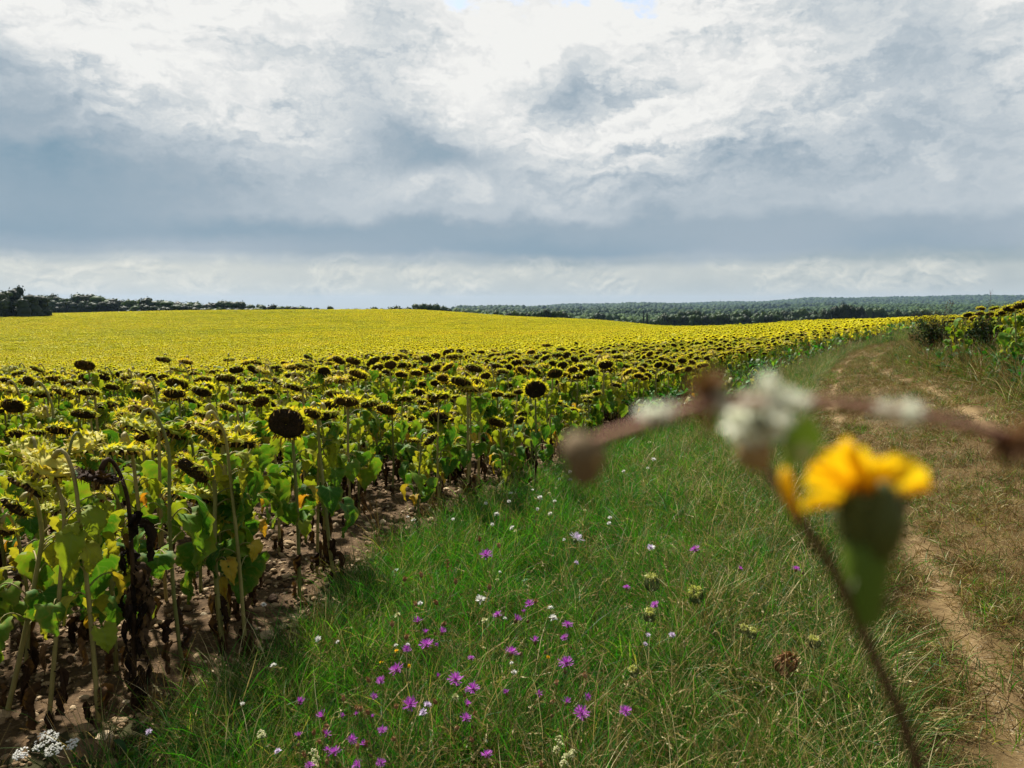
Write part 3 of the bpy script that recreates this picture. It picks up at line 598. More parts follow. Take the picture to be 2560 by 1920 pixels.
L = [layer(onT & (u01 < rutk), 330, MATT, .5, 1.0, .0, .25),
     layer(onT & (u01 < rutk * .55) & (pn > -.2), 150, SHRT, .7, 1.2),
     layer(onT & (u01 < rutk * .5) & (rutd > .2), 130, BRWN, .45, .75, 0, .3)]
scatter('track_grass', L, 'short matted straw coloured grass over the track', 'grass')
bank = (B_ > .5) & (K_ < .5)
L = [layer(bank & (u01 < .85), 190, BRWN, .7, 1.35, 0, .25), layer(bank & (pn > .1) & (u01 < .6), 90, OLIV, .55, .9, 0, .2), layer(bank & (u01 < .45), 120, MATT, .7, 1.3, 0, .3),
     layer(bank & (u01 < .4), 60, SHRT, .8, 1.5), layer(bank & (K_ > -3.2) & (u01 < .6), 30, TALL, .6, 1.0, 0, .25), layer(bank & (u01 < .5), 30, FORB, .8, 1.6), layer((B_ > .6) & (K_ > -1.0) & (K_ < .9), 40, FORB, 1.5, 2.6, -.15), layer((B_ > .6) & (K_ > -1.3) & (K_ < .9), 60, TALL, .7, 1.15, 0, .2), layer((B_ > .6) & (K_ > -1.0) & (K_ < .7), 130, BRWN, 1.2, 2.4, 0, .2)]
scatter('bank_grass', L, 'rough brown and olive grass and weeds on the bank', 'grass')
# ------------------------------------------------------------------ stones in the soil
def stone_geo(rng, k=9, m=7, flat=.6):
    a = np.arange(k) * 2 * math.pi / k; f = np.linspace(.02, math.pi - .02, m); D = np.stack([np.sin(f)[:, None] * np.cos(a), np.sin(f)[:, None] * np.sin(a), np.repeat(np.cos(f)[:, None], k, 1)], -1)
    r = np.ones(D.shape[:2])
    for _ in range(7):
        v = rng.normal(0, 1, 3); v /= np.linalg.norm(v); r = np.minimum(r, rng.uniform(.62, .95) / np.maximum((D @ v), .05).clip(.05)) if rng.random() < .8 else r
    P = D * r[..., None] * np.array([1, rng.uniform(.6, .95), rng.uniform(.4, flat)]); return Geo().grid(P, 0, True)
m, t, out = new_mat('stone'); co = nd(t, 'ShaderNodeNewGeometry').outputs['Position']; n2, n3 = noise(t, co, 22, 6, .65), noise(t, co, 90, 3)
f = (rnd(t, 0, True) * .7 + n2 * .6 - .15).clamp(); c = ramp(t, f, [(0, (.05, .030, .016)), (.35, (.15, .095, .048)), (.75, (.34, .24, .135)), (1, (.52, .41, .27))])
bp = nd(t, 'ShaderNodeBump', {'Strength': .6, 'Distance': .012, 'Height': (n2 + n3 * .5).v})
p = nd(t, 'ShaderNodeBsdfPrincipled', {'Base Color': c, 'Roughness': .9, 'Specular IOR Level': .15, 'Normal': bp.outputs[0]}); t.links.new(p.outputs[0], out.inputs[0]); MAT['stone'] = m
STON = [src(stone_geo(ra), [m], 'stone', False) for _ in range(9)]
M_ = 130000; x, y = RNG.uniform(-6, 6, M_), RNG.uniform(1.2, 15, M_); dd2 = np.hypot(x, y); g_ = polyline(x, y, GRASS); k = (g_ < .22 * RNG.random(M_)) & (sd_edge(x, y) > -5) & (np.abs(x / y) < .85) & (RNG.random(M_) < np.minimum(1, (4.2 / dd2)**1.4)); x, y, dd2 = x[k], y[k], dd2[k]; n = len(x)
s = np.clip(np.exp(RNG.normal(math.log(.0095), .58, n)), .004, .048) * (1 + np.clip(dd2 - 4, 0, 10) * .08)
x2, y2 = x, y
scatter('field_stones', [(np.stack([x2, y2, ground(x2, y2) + s * .25], 1), eul(n, .3), s, RNG.normal(0, .2, n), STON)], 'small tan stones and clods strewn over the brown soil', 'stones')
ROCKS = [(510, 1430, 115, 'tan angular rock on the soil above the white yarrow'), (745, 1372, 85, 'pale flat rock on the soil beneath the black dead stalk'), (190, 1478, 62, 'tan rock behind the white yarrow at the foot of a sunflower stalk'), (520, 1600, 300, 'largest flat sandy rock slab beside the white yarrow'),
         (1590, 697, 78, 'rounded orange tan rock where soil meets the verge below tall white scabious'), (1660, 772, 92, 'long pale rock beside the grass below the rounded orange one'), (1240, 846, 78, 'smooth tan rock between two stalks in the front row'), (1190, 975, 62, 'small squarish rock below the smooth tan one'),
         (1640, 852, 105, 'pale rock half covered by verge grass at the field edge'), (700, 1140, 52, 'small tan rock just before the black dead stalk'), (935, 770, 62, 'tan rock behind the black dead stalk'), (1290, 945, 55, 'orange pebble sized rock in front of the smooth tan one'), (722, 292, 38, 'whitish stone far back beside the dead stalk top'),
         (985, 897, 62, 'reddish tan rock between the dead stalk and a yellowed leaf'), (740, 908, 72, 'rough tan rock touching the foot row beside the dead stalk'), (110, 850, 62, 'pale rock near the frame edge behind the first stalks'), (980, 1106, 60, 'cream rock where first grass blades reach the soil'), (130, 1225, 70, 'flat tan rock before the first front row stalk')]
for (a, b, w, lb) in ROCKS:
    q = on_ground(.4069*a, 1245 + .4069*b); f = project(q)[2]; r = w * .4069 / FPX * f * .55
    o = obj('rock', stone_geo(ra, 14, 11, .55).mesh('rock', [MAT['stone']], False)); o.location = (q[0], q[1], ground(q[0], q[1]) + r * .12); o.scale = (r, r, r); o.rotation_euler = (0, 0, ra.uniform(-.4, .4)); tag(o, lb, 'rock', 'larger rocks lying on the field soil')
# ------------------------------------------------------------------ sunflowers
rp = np.random.default_rng(11)
def facing(n, rng): return np.clip(rng.normal(-.12, .5, n), -1.6, 1.6) + (rng.random(n) < .12) * rng.normal(0, 1.3, n)
# the ones the photo shows singly: zoom tile (offset), head centre, disc width, facing (0 = to the eye, minus = to the left), tilt of the face below level, label
T1, T5, T6 = (0, 800, .4069), (900, 800, .4069), (1700, 700, .3888)
HERO = [
 (T1, 1760, 635, 215, .05, 22, 'sunflower with a big round near black face turned straight at the viewer'),
 (T1, 1190, 925, 215, -.55, 40, 'sunflower with a slanting oval dark face, low in the front row beside large green leaves'),
 (T1, 360, 675, 150, 0, 66, 'sunflower with a flat dark oval face under spiky bracts, behind the yellow backed heads'),
 (T1, 1070, 450, 130, .1, 62, 'sunflower with a dark flat face high in the crowd beside its tilted twin'),
 (T1, 1240, 440, 120, -.25, 58, 'sunflower tilting its dark face slightly sideways beside its level twin'),
 (T1, 1265, 700, 150, -.75, 48, 'sunflower seen from its side, ragged yellow bracts above a slanting dark face'),
 (T1, 2130, 500, 150, 0, 66, 'sunflower hanging a flat dark face above a tall bare stem behind the round faced one'),
 (T1, 1908, 575, 110, -.2, 58, 'sunflower with a dark drooped face just behind the big round face'),
 (T1, 510, 575, 140, .1, 64, 'sunflower with a dark face beneath bright curled bracts and an orange dried leaf behind'),
 (T1, 80, 525, 130, .2, 45, 'sunflower with a dark round face near the frame edge in the second row'),
 (T1, 850, 650, 215, -1.3, 68, 'sunflower with a strongly hooked pale neck and a rim of large bracts in profile'),
 (T1, 300, 890, 250, -1.75, 52, 'sunflower showing its broad yellow back on a leaning stem in the front row'),
 (T1, 170, 1020, 240, -.75, 50, 'sunflower with a large brown black face seen aslant under golden bracts at the frame edge'),
 (T1, 90, 1150, 180, -.5, 42, 'lowest sunflower at the frame edge, brown face under a star of yellow bracts'),
 (T1, 190, 800, 215, -2.3, 60, 'sunflower turned away with a pale crumpled back, behind the broad yellow backed one'),
 (T1, 520, 765, 200, 2.9, 62, 'sunflower turned away showing a pale yellow back with a brown curled scrap'),
 (T1, 755, 800, 225, .1, 80, 'sunflower seen edge on, wide flat crown of yellow bracts over a hidden face'),
 (T1, 1003, 240, 90, -.2, 70, 'tall sunflower standing alone above the crowd with a flat dark head'),
 (T1, 225, 300, 80, -.6, 58, 'tall thin sunflower with a dark sideways head above the crowd near the frame edge'),
 (T1, 540, 440, 130, 0, 72, 'sunflower with a greenish drooped head under the tall thin one'),
 (T1, 690, 410, 80, 0, 60, 'sunflower with a small dark drooped face beside a hanging dark leaf'),
 (T1, 1990, 320, 80, .1, 34, 'sunflower with a small round face turned to the viewer in the far rows'),
 (T1, 1890, 265, 60, .1, 40, 'small faced sunflower high in the far rows behind the little round one'),
 (T1, 1715, 380, 90, -.7, 48, 'sunflower with a slanting dark face above the big round face'),
 (T1, 1600, 500, 110, .7, 52, 'sunflower tilted toward the big round face, dark disc aslant'),
 (T1, 1655, 440, 70, 0, 60, 'small dark drooped sunflower between two slanting heads'),
 (T1, 230, 690, 100, 0, 70, 'sunflower with a narrow dark face beside the flat oval one'),
 (T1, 110, 700, 100, .1, 55, 'sunflower with a shaded dark face behind a broad green leaf at the frame edge'),
 (T5, 480, 605, 122, .05, 40, 'sunflower with a round dark face below a bright lime leaf in the front row centre'),
 (T5, 160, 550, 125, -.35, 58, 'sunflower with an oval dark face leaning sideways at the front row centre'),
 (T5, 1080, 425, 130, 0, 36, 'sunflower with a large black face fringed below by dry petals beside a broad leaf'),
 (T5, 480, 465, 140, 0, 76, 'sunflower with a wide flat head seen edge on above the round faced centre one'),
 (T5, 395, 390, 72, 0, 62, ''), (T5, 520, 375, 76, .1, 58, ''), (T5, 345, 325, 76, -.1, 62, ''), (T5, 470, 315, 66, 0, 55, ''), (T5, 655, 280, 56, .1, 24, ''), (T5, 385, 275, 52, .3, 50, ''), (T5, 550, 275, 56, 0, 62, ''),
 (T5, 230, 300, 52, .1, 52, ''), (T5, 170, 365, 66, 0, 62, ''), (T5, 1008, 262, 54, 0, 26, ''), (T5, 1190, 282, 56, .1, 55, ''), (T5, 1270, 215, 54, 0, 40, ''), (T5, 910, 400, 70, -.1, 62, ''), (T5, 975, 440, 66, .1, 62, ''),
 (T5, 840, 455, 78, 0, 64, ''), (T5, 1345, 345, 80, 0, 66, ''), (T5, 1410, 322, 80, .1, 56, ''), (T5, 1390, 270, 52, .2, 50, ''), (T5, 1908, 290, 56, 0, 30, ''), (T5, 1762, 352, 62, 0, 24, ''), (T5, 2105, 275, 70, .2, 66, ''), (T5, 2015, 300, 52, 0, 50, ''),
 (T5, 935, 255, 48, 0, 50, ''), (T5, 745, 195, 44, 0, 62, ''), (T5, 610, 190, 46, .1, 55, ''), (T5, 60, 222, 60, 0, 62, ''), (T5, 135, 238, 52, .1, 62, ''),
 (T6, 2190, 165, 85, -.3, 64, 'tallest sunflower on the bank, heavy dark head high at the frame edge'), (T6, 2120, 185, 75, -.5, 62, 'sunflower on the bank just below the tallest one'), (T6, 2080, 205, 62, -.2, 66, 'sunflower on the bank with a dark drooped head left of the two tallest'),
 (T6, 1995, 215, 55, -.2, 70, 'sunflower on the bank beside the thin dead stalk'), (T6, 1925, 215, 52, -.4, 66, 'sunflower on the bank at the middle of its row of heads'), (T6, 1850, 222, 52, -.3, 62, 'sunflower on the bank above the dark shrub with a dark tilted face'), (T6, 1800, 240, 46, 0, 70, 'low sunflower on the bank behind the rusty shrub top'), (T6, 2150, 260, 70, -.1, 60, 'lower sunflower on the bank with long hanging green leaves'), (T6, 1740, 262, 40, 0, 70, 'small sunflower at the far end of the bank row')]
BASES = {0: (752, 1489), 1: (555, 1632), 5: (617, 1632), 7: (826, 1473), 10: (455, 1695), 11: (252, 1806), 12: (122, 1827), 13: (8, 1790)}        # feet of the stalks that show down to the soil
plants = []                                                   # (x, y, az, tilt, h, hs, label, leafy)
for hi_, (tile, a, b, w, az, ti, lb) in enumerate(HERO):
    px, py = tile[0] + tile[2]*a, tile[1] + tile[2]*b; d = ray(px, py); d = d / (d[1]*CP - d[2]*SP)
    wp = w * tile[2]; f = 2 * HR * 1.08 * FPX / wp; tl = R(ti)
    if hi_ in BASES:
        q = on_ground(*BASES[hi_]); f = project(q)[2] + (q[2] - EYE[2]) * 0; P = EYE + d * ((q[1] - .03) / d[1]); f = project(P)[2]
    else:
        q = None
        for _ in range(3):
            P = EYE + d * f; h = P[2] - ground(P[0], P[1]); hc = min(max(h, .82), 1.28 if tile is not T6 else 1.1)
            if abs(h - hc) > .001:
                ff = np.linspace(f * .5, f * 1.6, 400); PP = EYE + ff[:, None] * d; hh = PP[:, 2] - ground(PP[:, 0], PP[:, 1]); f = ff[np.argmin(np.abs(hh - hc) + .002 * np.abs(ff - f))]
        P = EYE + d * f
    h = max(P[2] - ground(P[0], P[1]), .6); hs = float(np.clip(wp / FPX * f / (2 * HR), .7, 1.5)); rc = .07 + .05 * math.sin(tl) * hs
    tx, ty = P[0] - math.sin(az) * rc, P[1] + math.cos(az) * rc; off = (0, 0)
    if q is not None:
        ox, oy = tx - q[0], ty - q[1]; k = min(1, .30 / max(math.hypot(ox, oy), 1e-6)); ox, oy = ox * k, oy * k; tx, ty = tx - ox, ty - oy; rz = -math.pi/2 + az; off = (ox * math.cos(rz) + oy * math.sin(rz), -ox * math.sin(rz) + oy * math.cos(rz))
    plants.append((tx, ty, az, tl, h, hs, lb, off))
nhero = len(plants)
def lattice(L, side, ymax, dens_row=.55, dens_in=.26, ext=24):
    d = np.array([5.3, 13.3]); d /= np.linalg.norm(d); nrm = np.array([-d[1], d[0]])
    a, b = np.meshgrid(np.arange(-10, ymax * 1.2, dens_in), np.arange(-ymax, ymax, dens_row)); a = a + RNG.uniform(-.11, .11, a.shape); b = b + RNG.normal(0, .07, b.shape)
    x = (a*d[0] + b*nrm[0]).ravel(); y = (a*d[1] + b*nrm[1]).ravel(); k = (y > .4) & (y < ymax) & (np.abs(x) < .8 * y + 3); x, y = x[k], y[k]; s = polyline(x, y, L) * side; return x[s > .03], y[s > .03]
lx, ly = lattice(EDGE, -1, 46); rx_, ry_ = lattice(BANK, 1, 46)
hx = np.array([p[0] for p in plants]); hy = np.array([p[1] for p in plants])
def clear(x, y, r=.2): return np.min(np.hypot(x[:, None] - hx, y[:, None] - hy), 1) > r * (1 + y / 40)
DEADXY = on_ground(.4069*850, 1245 + .4069*1310)[:2]
k = clear(lx, ly) & (np.hypot(lx - DEADXY[0], ly - DEADXY[1]) > .3); lx, ly = lx[k], ly[k]; k = clear(rx_, ry_); rx_, ry_ = rx_[k], ry_[k]
cx_, cy_ = np.concatenate([lx, rx_]), np.concatenate([ly, ry_]); cz_ = ground(cx_, cy_); isb = np.arange(len(cx_)) >= len(lx)
hq = np.array([[p[0] + math.sin(p[2]) * .1, p[1] - math.cos(p[2]) * .1, float(ground(p[0], p[1])) + p[4]] for p in plants]); hpx, hpy, hpf = project(hq); hpr = np.array([FPX * HR * p[5] * 1.25 for p in plants]) / hpf
dq = np.array([DEADXY[0], DEADXY[1], float(ground(*DEADXY)) + 1.0]); dpx, dpy, dpf = project(dq); hpx, hpy, hpf, hpr = np.append(hpx, dpx), np.append(hpy, dpy), np.append(hpf, dpf), np.append(hpr, 60)
px0, py0, pf0 = project(np.stack([cx_, cy_ - .1, cz_ + 1.0], 1)); blk = np.zeros(len(cx_), bool)          # no unnamed head in front of a named one
drop = np.zeros(len(cx_), bool)
for i_, (a_, b_, f_, r_) in enumerate(zip(hpx, hpy, hpf, hpr)): own = FPX * .11 / np.maximum(pf0, .3); blk |= (pf0 > .3) & (pf0 < f_ - .02) & (np.abs(px0 - a_) < r_ * .8 + own * .7) & (py0 < b_ + r_ + own) & (py0 > b_ - r_ - own * 2); drop |= (i_ < 32) & (f_ < 8.5) & (pf0 > .3) & (pf0 < f_ - .02) & (np.abs(px0 - a_) < r_ * .6 + own * .5) & (py0 < b_ + r_) & (py0 > b_ - r_ - own)
cx_, cy_, cz_, isb, blk = cx_[~drop], cy_[~drop], cz_[~drop], isb[~drop], blk[~drop]
vis = in_view(cx_, cy_, cz_ + 1.0, 150, 200) & (cy_ > .5)
order = np.argsort(np.where(vis, cy_ + isb * 3, 1e9)); NSING = 300 - nhero - 1
sing = np.zeros(len(cx_), bool); sing[order[:NSING]] = True
fz = facing(len(cx_), rp); tl_ = np.clip(rp.normal(R(65), R(12), len(cx_)), R(40), R(87)); hh_ = np.clip(rp.normal(.98, .11, len(cx_)), .7, 1.28); ss_ = np.clip(rp.normal(1.0, .20, len(cx_)), .62, 1.45); hh_ = np.where(blk, np.clip(hh_ - .30, .55, .72), hh_); ss_ = np.where(blk, ss_ * .8, ss_)      # shorter where a named head looks over it
for i in np.nonzero(sing)[0]: plants.append((cx_[i], cy_[i], fz[i], tl_[i], hh_[i], ss_[i], '', (0, 0)))
# --- words for the crowd: where it stands (by row and by what it stands near) and how it holds its head
def face_words(az, ti):
    a = (az + math.pi) % (2*math.pi) - math.pi
    if abs(a) > 1.9: return 'turned away'
    if ti < R(38): return 'facing the viewer'
    if a < -.75: return 'facing left'
    if a > .75: return 'facing right'
    if ti > R(70): return 'facing straight down'
    return 'nodding forward'
def place_words(px, f, bank):
    if bank: return 'on the bank'
    col = ['at left frame edge', 'near dead black stalk', 'left of round face', 'near big round face', 'at centre', 'right of centre', 'toward weedy edge', 'by the track'][int(np.clip((px + 100) // 260, 0, 7))]
    row = 'front row' if f < 4.6 else 'second row' if f < 6 else 'third row' if f < 7.5 else 'fourth row' if f < 9 else 'fifth row' if f < 11 else 'far row'
    return f'{row} {col}'
cnt = {}; made = []
for i, (x, y, az, ti, h, hs, lb, leafy) in enumerate(plants):
    q = np.array([x, y, float(ground(x, y)) + h]); px, py, f = project(q); bankp = sd_bank(x, y) > -.6
    if not lb: lb = f"{'tall' if h > 1.08 else 'short' if h < .88 else 'medium'} sunflower {face_words(az, ti)}, {place_words(px, f, bankp)}"
    made.append([x, y, az, ti, h, hs, lb, f, px, leafy]); cnt.setdefault(lb, []).append(i)
ORD = ['first', 'second', 'third', 'fourth', 'fifth', 'sixth', 'seventh', 'eighth', 'ninth', 'tenth', 'eleventh', 'twelfth', 'thirteenth', 'fourteenth', 'fifteenth', 'sixteenth', 'seventeenth', 'eighteenth', 'nineteenth', 'twentieth']
def ordinals(n): return ORD[:n] if n <= 20 else ORD + [f'{a}-{b}' for a in ('twenty', 'thirty', 'forty', 'fifty') for b in ORD[:9]]
for lb, ids in cnt.items():
    if len(ids) > 1:
        for r, i in enumerate(sorted(ids, key=lambda i: made[i][8])): made[i][6] = f'{lb}, {ordinals(99)[r]} from left'
for i, (x, y, az, ti, h, hs, lb, f, px, off) in enumerate(made):
    rt = thing('sunflower', (x, y, float(ground(x, y))), lb, 'sunflower', 'sunflowers drooping with ripe dark heads', -math.pi/2 + az)
    p_ = Plant(rp, h, ti, hs, 1.15, off=off)
    if f < 8:                                                  # no leaf hangs straight in front of a face that the photo shows
        keep_ = []; rz = -math.pi/2 + az
        for L in p_.leaves:
            lo = p_.at(L[2]) + np.array([math.cos(L[3]) * .15, math.sin(L[3]) * .15, -.07]); wl = np.array([x + lo[0]*math.cos(rz) - lo[1]*math.sin(rz), y + lo[0]*math.sin(rz) + lo[1]*math.cos(rz), float(ground(x, y)) + lo[2]]); qx, qy, qf = project(wl)
            hit = (np.abs(hpx[:32] - qx) < hpr[:32] * .8 + FPX * .05 / qf) & (np.abs(hpy[:32] - qy) < hpr[:32] * .6 + FPX * .08 / qf) & (qf < hpf[:32] + .03)
            if not hit.any(): keep_.append(L)
        p_.leaves = keep_
    p_.build(rt, single=f < 6.3)
dz = float(ground(*DEADXY)); rt = thing('sunflower', (DEADXY[0], DEADXY[1], dz), 'dead black sunflower stalk wrapped in withered leaves with a brown hooked head', 'sunflower', 'sunflowers drooping with ripe dark heads', -math.pi/2 - .6)
Plant(np.random.default_rng(4), 1.03, R(70), .85, 1.3, True).build(rt)
# --- the rest of the crop, one stuff object: full plants near, simpler ones far, patches at the far end
FULL = [src(Plant(rp, h, R(ti), s, 1.0).joined(), PM) for h, ti, s in ((.95, 60, 1), (1.05, 52, 1.1), (.88, 66, .9), (1.1, 72, 1.05), (.98, 50, 1), (.92, 78, 1.15), (1.02, 62, .95), (1.0, 46, .9), (.85, 58, 1.1))]
LOWF = [src(low_plant(rp, h, R(ti), s, bm=10, nleaf=5), PM) for h, ti, s in ((.95, 70, 1.25), (1.02, 62, 1.3), (.9, 74, 1.2), (1.0, 78, 1.35), (1.05, 56, 1.25), (.97, 84, 1.3))]
LOW = [src(low_plant(rp, h, R(ti), s), PM) for h, ti, s in ((.95, 62, 1.1), (1.02, 54, 1.15), (.9, 68, 1.05), (1.0, 75, 1.2), (1.08, 48, 1.1), (.97, 82, 1.15))]
def patch(rng, S=3.0, n=64):
    g = Geo()
    for i in range(n):
        q = low_plant(rng, rng.normal(1.0, .07), np.clip(rng.normal(R(72), R(11)), .5, 1.52), rng.uniform(1.2, 1.6), 2, 6, False, 10); g.merge(q, TRS((rng.uniform(-S/2, S/2), rng.uniform(-S/2, S/2), 0), -math.pi/2 + rng.normal(-.1, .55)))
    return g
PATCH = [src(patch(rp), PM) for _ in range(6)]
rest = ~sing & (cy_ > 2.0); rest &= ~((cy_ < 10) & ~in_view(cx_, cy_, cz_ + 1, 700, 900)); nf = rest & (cy_ < 30); nl = rest & (cy_ >= 30)
def yaw(n, sd=.5): return np.stack([np.zeros(n), np.zeros(n), -math.pi/2 + rp.normal(-.12, sd, n) + (rp.random(n) < .1) * rp.normal(0, 1.2, n)], 1)
P3 = lambda x, y: np.stack([x, y, ground(x, y)], 1)
layers = [(P3(cx_[nf], cy_[nf]), yaw(nf.sum()), rp.normal(1, .08, nf.sum()), rp.normal(0, .08, nf.sum()), FULL), (P3(cx_[nl], cy_[nl]), yaw(nl.sum()), rp.normal(1, .08, nl.sum()), rp.normal(0, .08, nl.sum()), LOW)]
mx, my = np.meshgrid(np.arange(-95, 80, .42), np.arange(46, 112, .40)); mx = (mx + RNG.uniform(-.17, .17, mx.shape)).ravel(); my = (my + RNG.uniform(-.16, .16, my.shape)).ravel(); my2 = my
k = (np.abs(mx / my) < .78) & ((sd_edge(mx, my) < -.2) | (sd_bank(mx, my) > .2)); mx, my = mx[k], my[k]; n = len(mx)
layers.append((P3(mx, my), yaw(n), rp.normal(1, .08, n), rp.normal(0, .08, n) + .16 * lumps(mx, my, .22, 8) * .6, LOWF))
mx, my = np.meshgrid(np.arange(-290, 240, 2.9), np.arange(113, 420, 2.9)); mx = (mx + RNG.uniform(-.3, .3, mx.shape)).ravel(); my = (my + RNG.uniform(-.3, .3, my.shape)).ravel()
lim = np.interp(mx / my, [-.9, -.618, -.606, -.4, -.15, 0, .1, .2, .3, .4, .5, .9], [256, 256, 384, 385, 380, 350, 300, 262, 200, 165, 140, 125])
k = (np.abs(mx / my) < .8) & (my < lim) & ((sd_edge(mx, my) < -1) | (mx > 20)); mx, my = mx[k], my[k]; n = len(mx)
layers.append((P3(mx, my), np.stack([np.zeros(n), np.zeros(n), rp.normal(0, .12, n)], 1), rp.normal(1, .06, n), rp.normal(0, .06, n) + .13 * lumps(mx * .35, my, .11, 8) - .35 * (np.abs(((my * .97 + mx * .22) % 34) - 17) < 1.1), PATCH))
scatter('sunflower_crop', layers, 'sea of yellow backed drooping sunflowers filling the field to its far edge', 'sunflowers')
# ------------------------------------------------------------------ wild flowers
rf = np.random.default_rng(31)
def radial(g, rng, n, z, r0, L, e, w, mat, curl=.3, fork=False, seg=4):
    for i in range(n):
        a = (i + rng.uniform(-.4, .4)) * 2 * math.pi / n; l = L * rng.uniform(.75, 1.15); s = np.linspace(0, 1, seg); th = rng.normal(e[0], e[1]) + rng.normal(0, curl) * s; d = l / (seg - 1)
        rad = r0 + np.concatenate([[0], np.cumsum(np.cos(th[1:]) * d)]); zz = z + np.concatenate([[0], np.cumsum(np.sin(th[1:]) * d)])
        P = np.stack([rad*math.cos(a), rad*math.sin(a), zz], 1); N = np.tile([-math.cos(a)*.3, -math.sin(a)*.3, 1.0], (seg, 1))
        if fork:
            strap(g, P[:3], N[:3], [w*.5, w*.7, w], mat); t = P[2] - P[1]; sd = np.array([-math.sin(a), math.cos(a), 0])
            for q in (-1, 0, 1): strap(g, np.stack([P[2] + sd*q*w*.6, P[2] + sd*q*w*1.8 + t*.8 + [0, 0, q*q*.001]]), N[:2], [w*.5, w*.12], mat)
        else: strap(g, P, N, np.interp(s, [0, .6, 1], [.6, 1, .25]) * w, mat)
def ovoid(r, h, n=7, k=10, rng=None):
    f = np.linspace(0, 1, n); prof = [(max(r * math.sin(math.pi * (q * .86 + .06))**.8, .0006), q * h) for q in f]
    return polar(Geo(), prof, k, 0, (lambda P: rng.normal(0, r * .06, P.shape)) if rng is not None else None)
def petals(kind, rng):
    g = Geo()
    if kind == 'open':
        radial(g, rng, 20, .0135, .003, .021, (.25, .22), .0013, 0, .35, True); radial(g, rng, 18, .0145, .002, .015, (.8, .25), .0011, 0, .3, True); radial(g, rng, 14, .0145, .001, .011, (1.25, .2), .0010, 0)
    elif kind == 'half':
        radial(g, rng, 14, .0135, .003, .017, (1.0, .25), .0012, 0, .3, True); radial(g, rng, 12, .014, .001, .013, (1.35, .15), .0011, 0)
    elif kind == 'dome':
        for e, L in ((.05, .016), (.5, .014), (.95, .013), (1.3, .012)): radial(g, rng, 14, .004, .002, L, (e, .15), .0022, 0, .3, False, 3)
    return g
BUDM = [ovoid(.0062, .017, rng=rf).mesh('flower_head', [MAT['bud']]) for _ in range(3)]
CALX = [ovoid(.006, .009, rng=rf).mesh('flower_head', [MAT['fstem']]) for _ in range(2)]
PET = {k: [petals(k, rf) for _ in range(5)] for k in ('open', 'half', 'dome')}
PETM = {(k, c): [g.mesh('petals', [MAT[c]]) for g in PET[k]] for k, c in (('open', 'purple'), ('half', 'purple'), ('open', 'lilac'), ('dome', 'white'), ('dome', 'lilac'), ('dome', 'cream'), ('open', 'white'), ('open', 'yellow'), ('dome', 'yellow'))}
def umbel_geo(rng, r=.017, h=.034):
    g = Geo()
    for i in range(44):
        a = rng.uniform(0, 6.283); q = rng.uniform(.45, 1)**.7; d = np.array([math.cos(a), math.sin(a), 0]); hh = h * rng.uniform(.8, 1.08)
        P = bez((0, 0, 0), d * r * 1.1 * q, d * r * 1.5 * q + [0, 0, hh * .6], d * r * .75 * q + [0, 0, hh], 7); tube(g, P, .0009, 3, 0, False)
        for _ in range(7):
            o = rng.normal(0, .0022, 3); strap(g, np.stack([P[-1] + o, P[-1] + o + rng.normal(0, .0016, 3) + [0, 0, .0028]]), np.tile(rng.normal(0, 1, 3), (2, 1)), [.0013, .0009], 1)
    return g
UMB = [umbel_geo(rf) for _ in range(4)]; UMBM = [g.mesh('umbel', [MAT['fstem'], MAT['umbel']]) for g in UMB]; UMBD = [g.mesh('umbel', [MAT['seedhead'], MAT['seedhead']]) for g in UMB[:2]]
def sh_geo(rng):
    g = ovoid(.0065, .018, rng=rng); radial(g, rng, 16, .014, .003, .008, (1.1, .35), .0011, 0, .3, False, 3); return g
SHM = [sh_geo(rf).mesh('seed_head_ball', [MAT['seedhead']]) for _ in range(4)]
def flower_place(px, py, h, rng, lean=.07):
    P = on_ground(px, py, h); x, y = P[0] + rng.normal(0, lean), P[1] + abs(rng.normal(0, lean * .6)); z = float(ground(x, y)); return P, np.array([x, y, z])
def make_stem(root, base, top, ax, rng, r=.0013, name='stem', mat='fstem'):
    t = top - base; b = rng.normal(0, .03, 3) * [1, 1, 0]
    pts = bez((0, 0, -.02), (0, 0, np.linalg.norm(t) * .35) + b, t - ax * .08, t, 9)
    obj(name, tube(Geo(), pts, np.linspace(r * 1.3, r * .8, 9), 5).mesh('stem', [MAT[mat]]), root)
def axis_m(top, ax, s):
    q = Vector((0, 0, 1)).rotation_difference(Vector(ax)); return Matrix.Translation(Vector(top)) @ q.to_matrix().to_4x4() @ Matrix.Rotation(rf.uniform(0, 6.28), 4, 'Z') @ Matrix.Diagonal((s, s, s, 1))
def zone(px, py):
    v = 'along the bottom edge' if py > 1850 else 'in the lowest clump' if py > 1760 else 'in the low meadow' if py > 1660 else 'mid meadow' if py > 1540 else 'high in the meadow' if py > 1400 else 'on the far verge' if py > 1240 else 'at the distant field edge'
    return v
FL = []                                                          # (kind, px, py, width px, description)
S3 = lambda a, b: (700 + .4069*a, 1245 + .4069*b); S4 = lambda a, b: (1360 + .5425*a, 850 + .5425*b); S5 = lambda a, b: (900 + .4069*a, 800 + .4069*b); S2 = lambda a, b: (.4069*a, 1245 + .4069*b)
for a, b, w in [(1265,350,80),(1535,650,60),(1338,720,62),(1768,782,66),(1750,860,55),(900,905,92),(777,928,60),(1175,985,46),(1420,950,92),(1760,1015,96),(720,1055,92),(618,1122,60),(1078,1118,96),(1187,1175,92),(575,1220,50),(800,1270,96),(1888,1222,50),(1850,1320,100),(2122,1312,76),(440,1485,66),(335,1565,90),(480,1640,76),(180,1645,60),(620,1630,62),(630,1430,62),(1142,1355,72),(1270,1582,82),(2130,550,46)]:
    FL.append(('knap', *S3(a, b), w * .4069, 'open'))
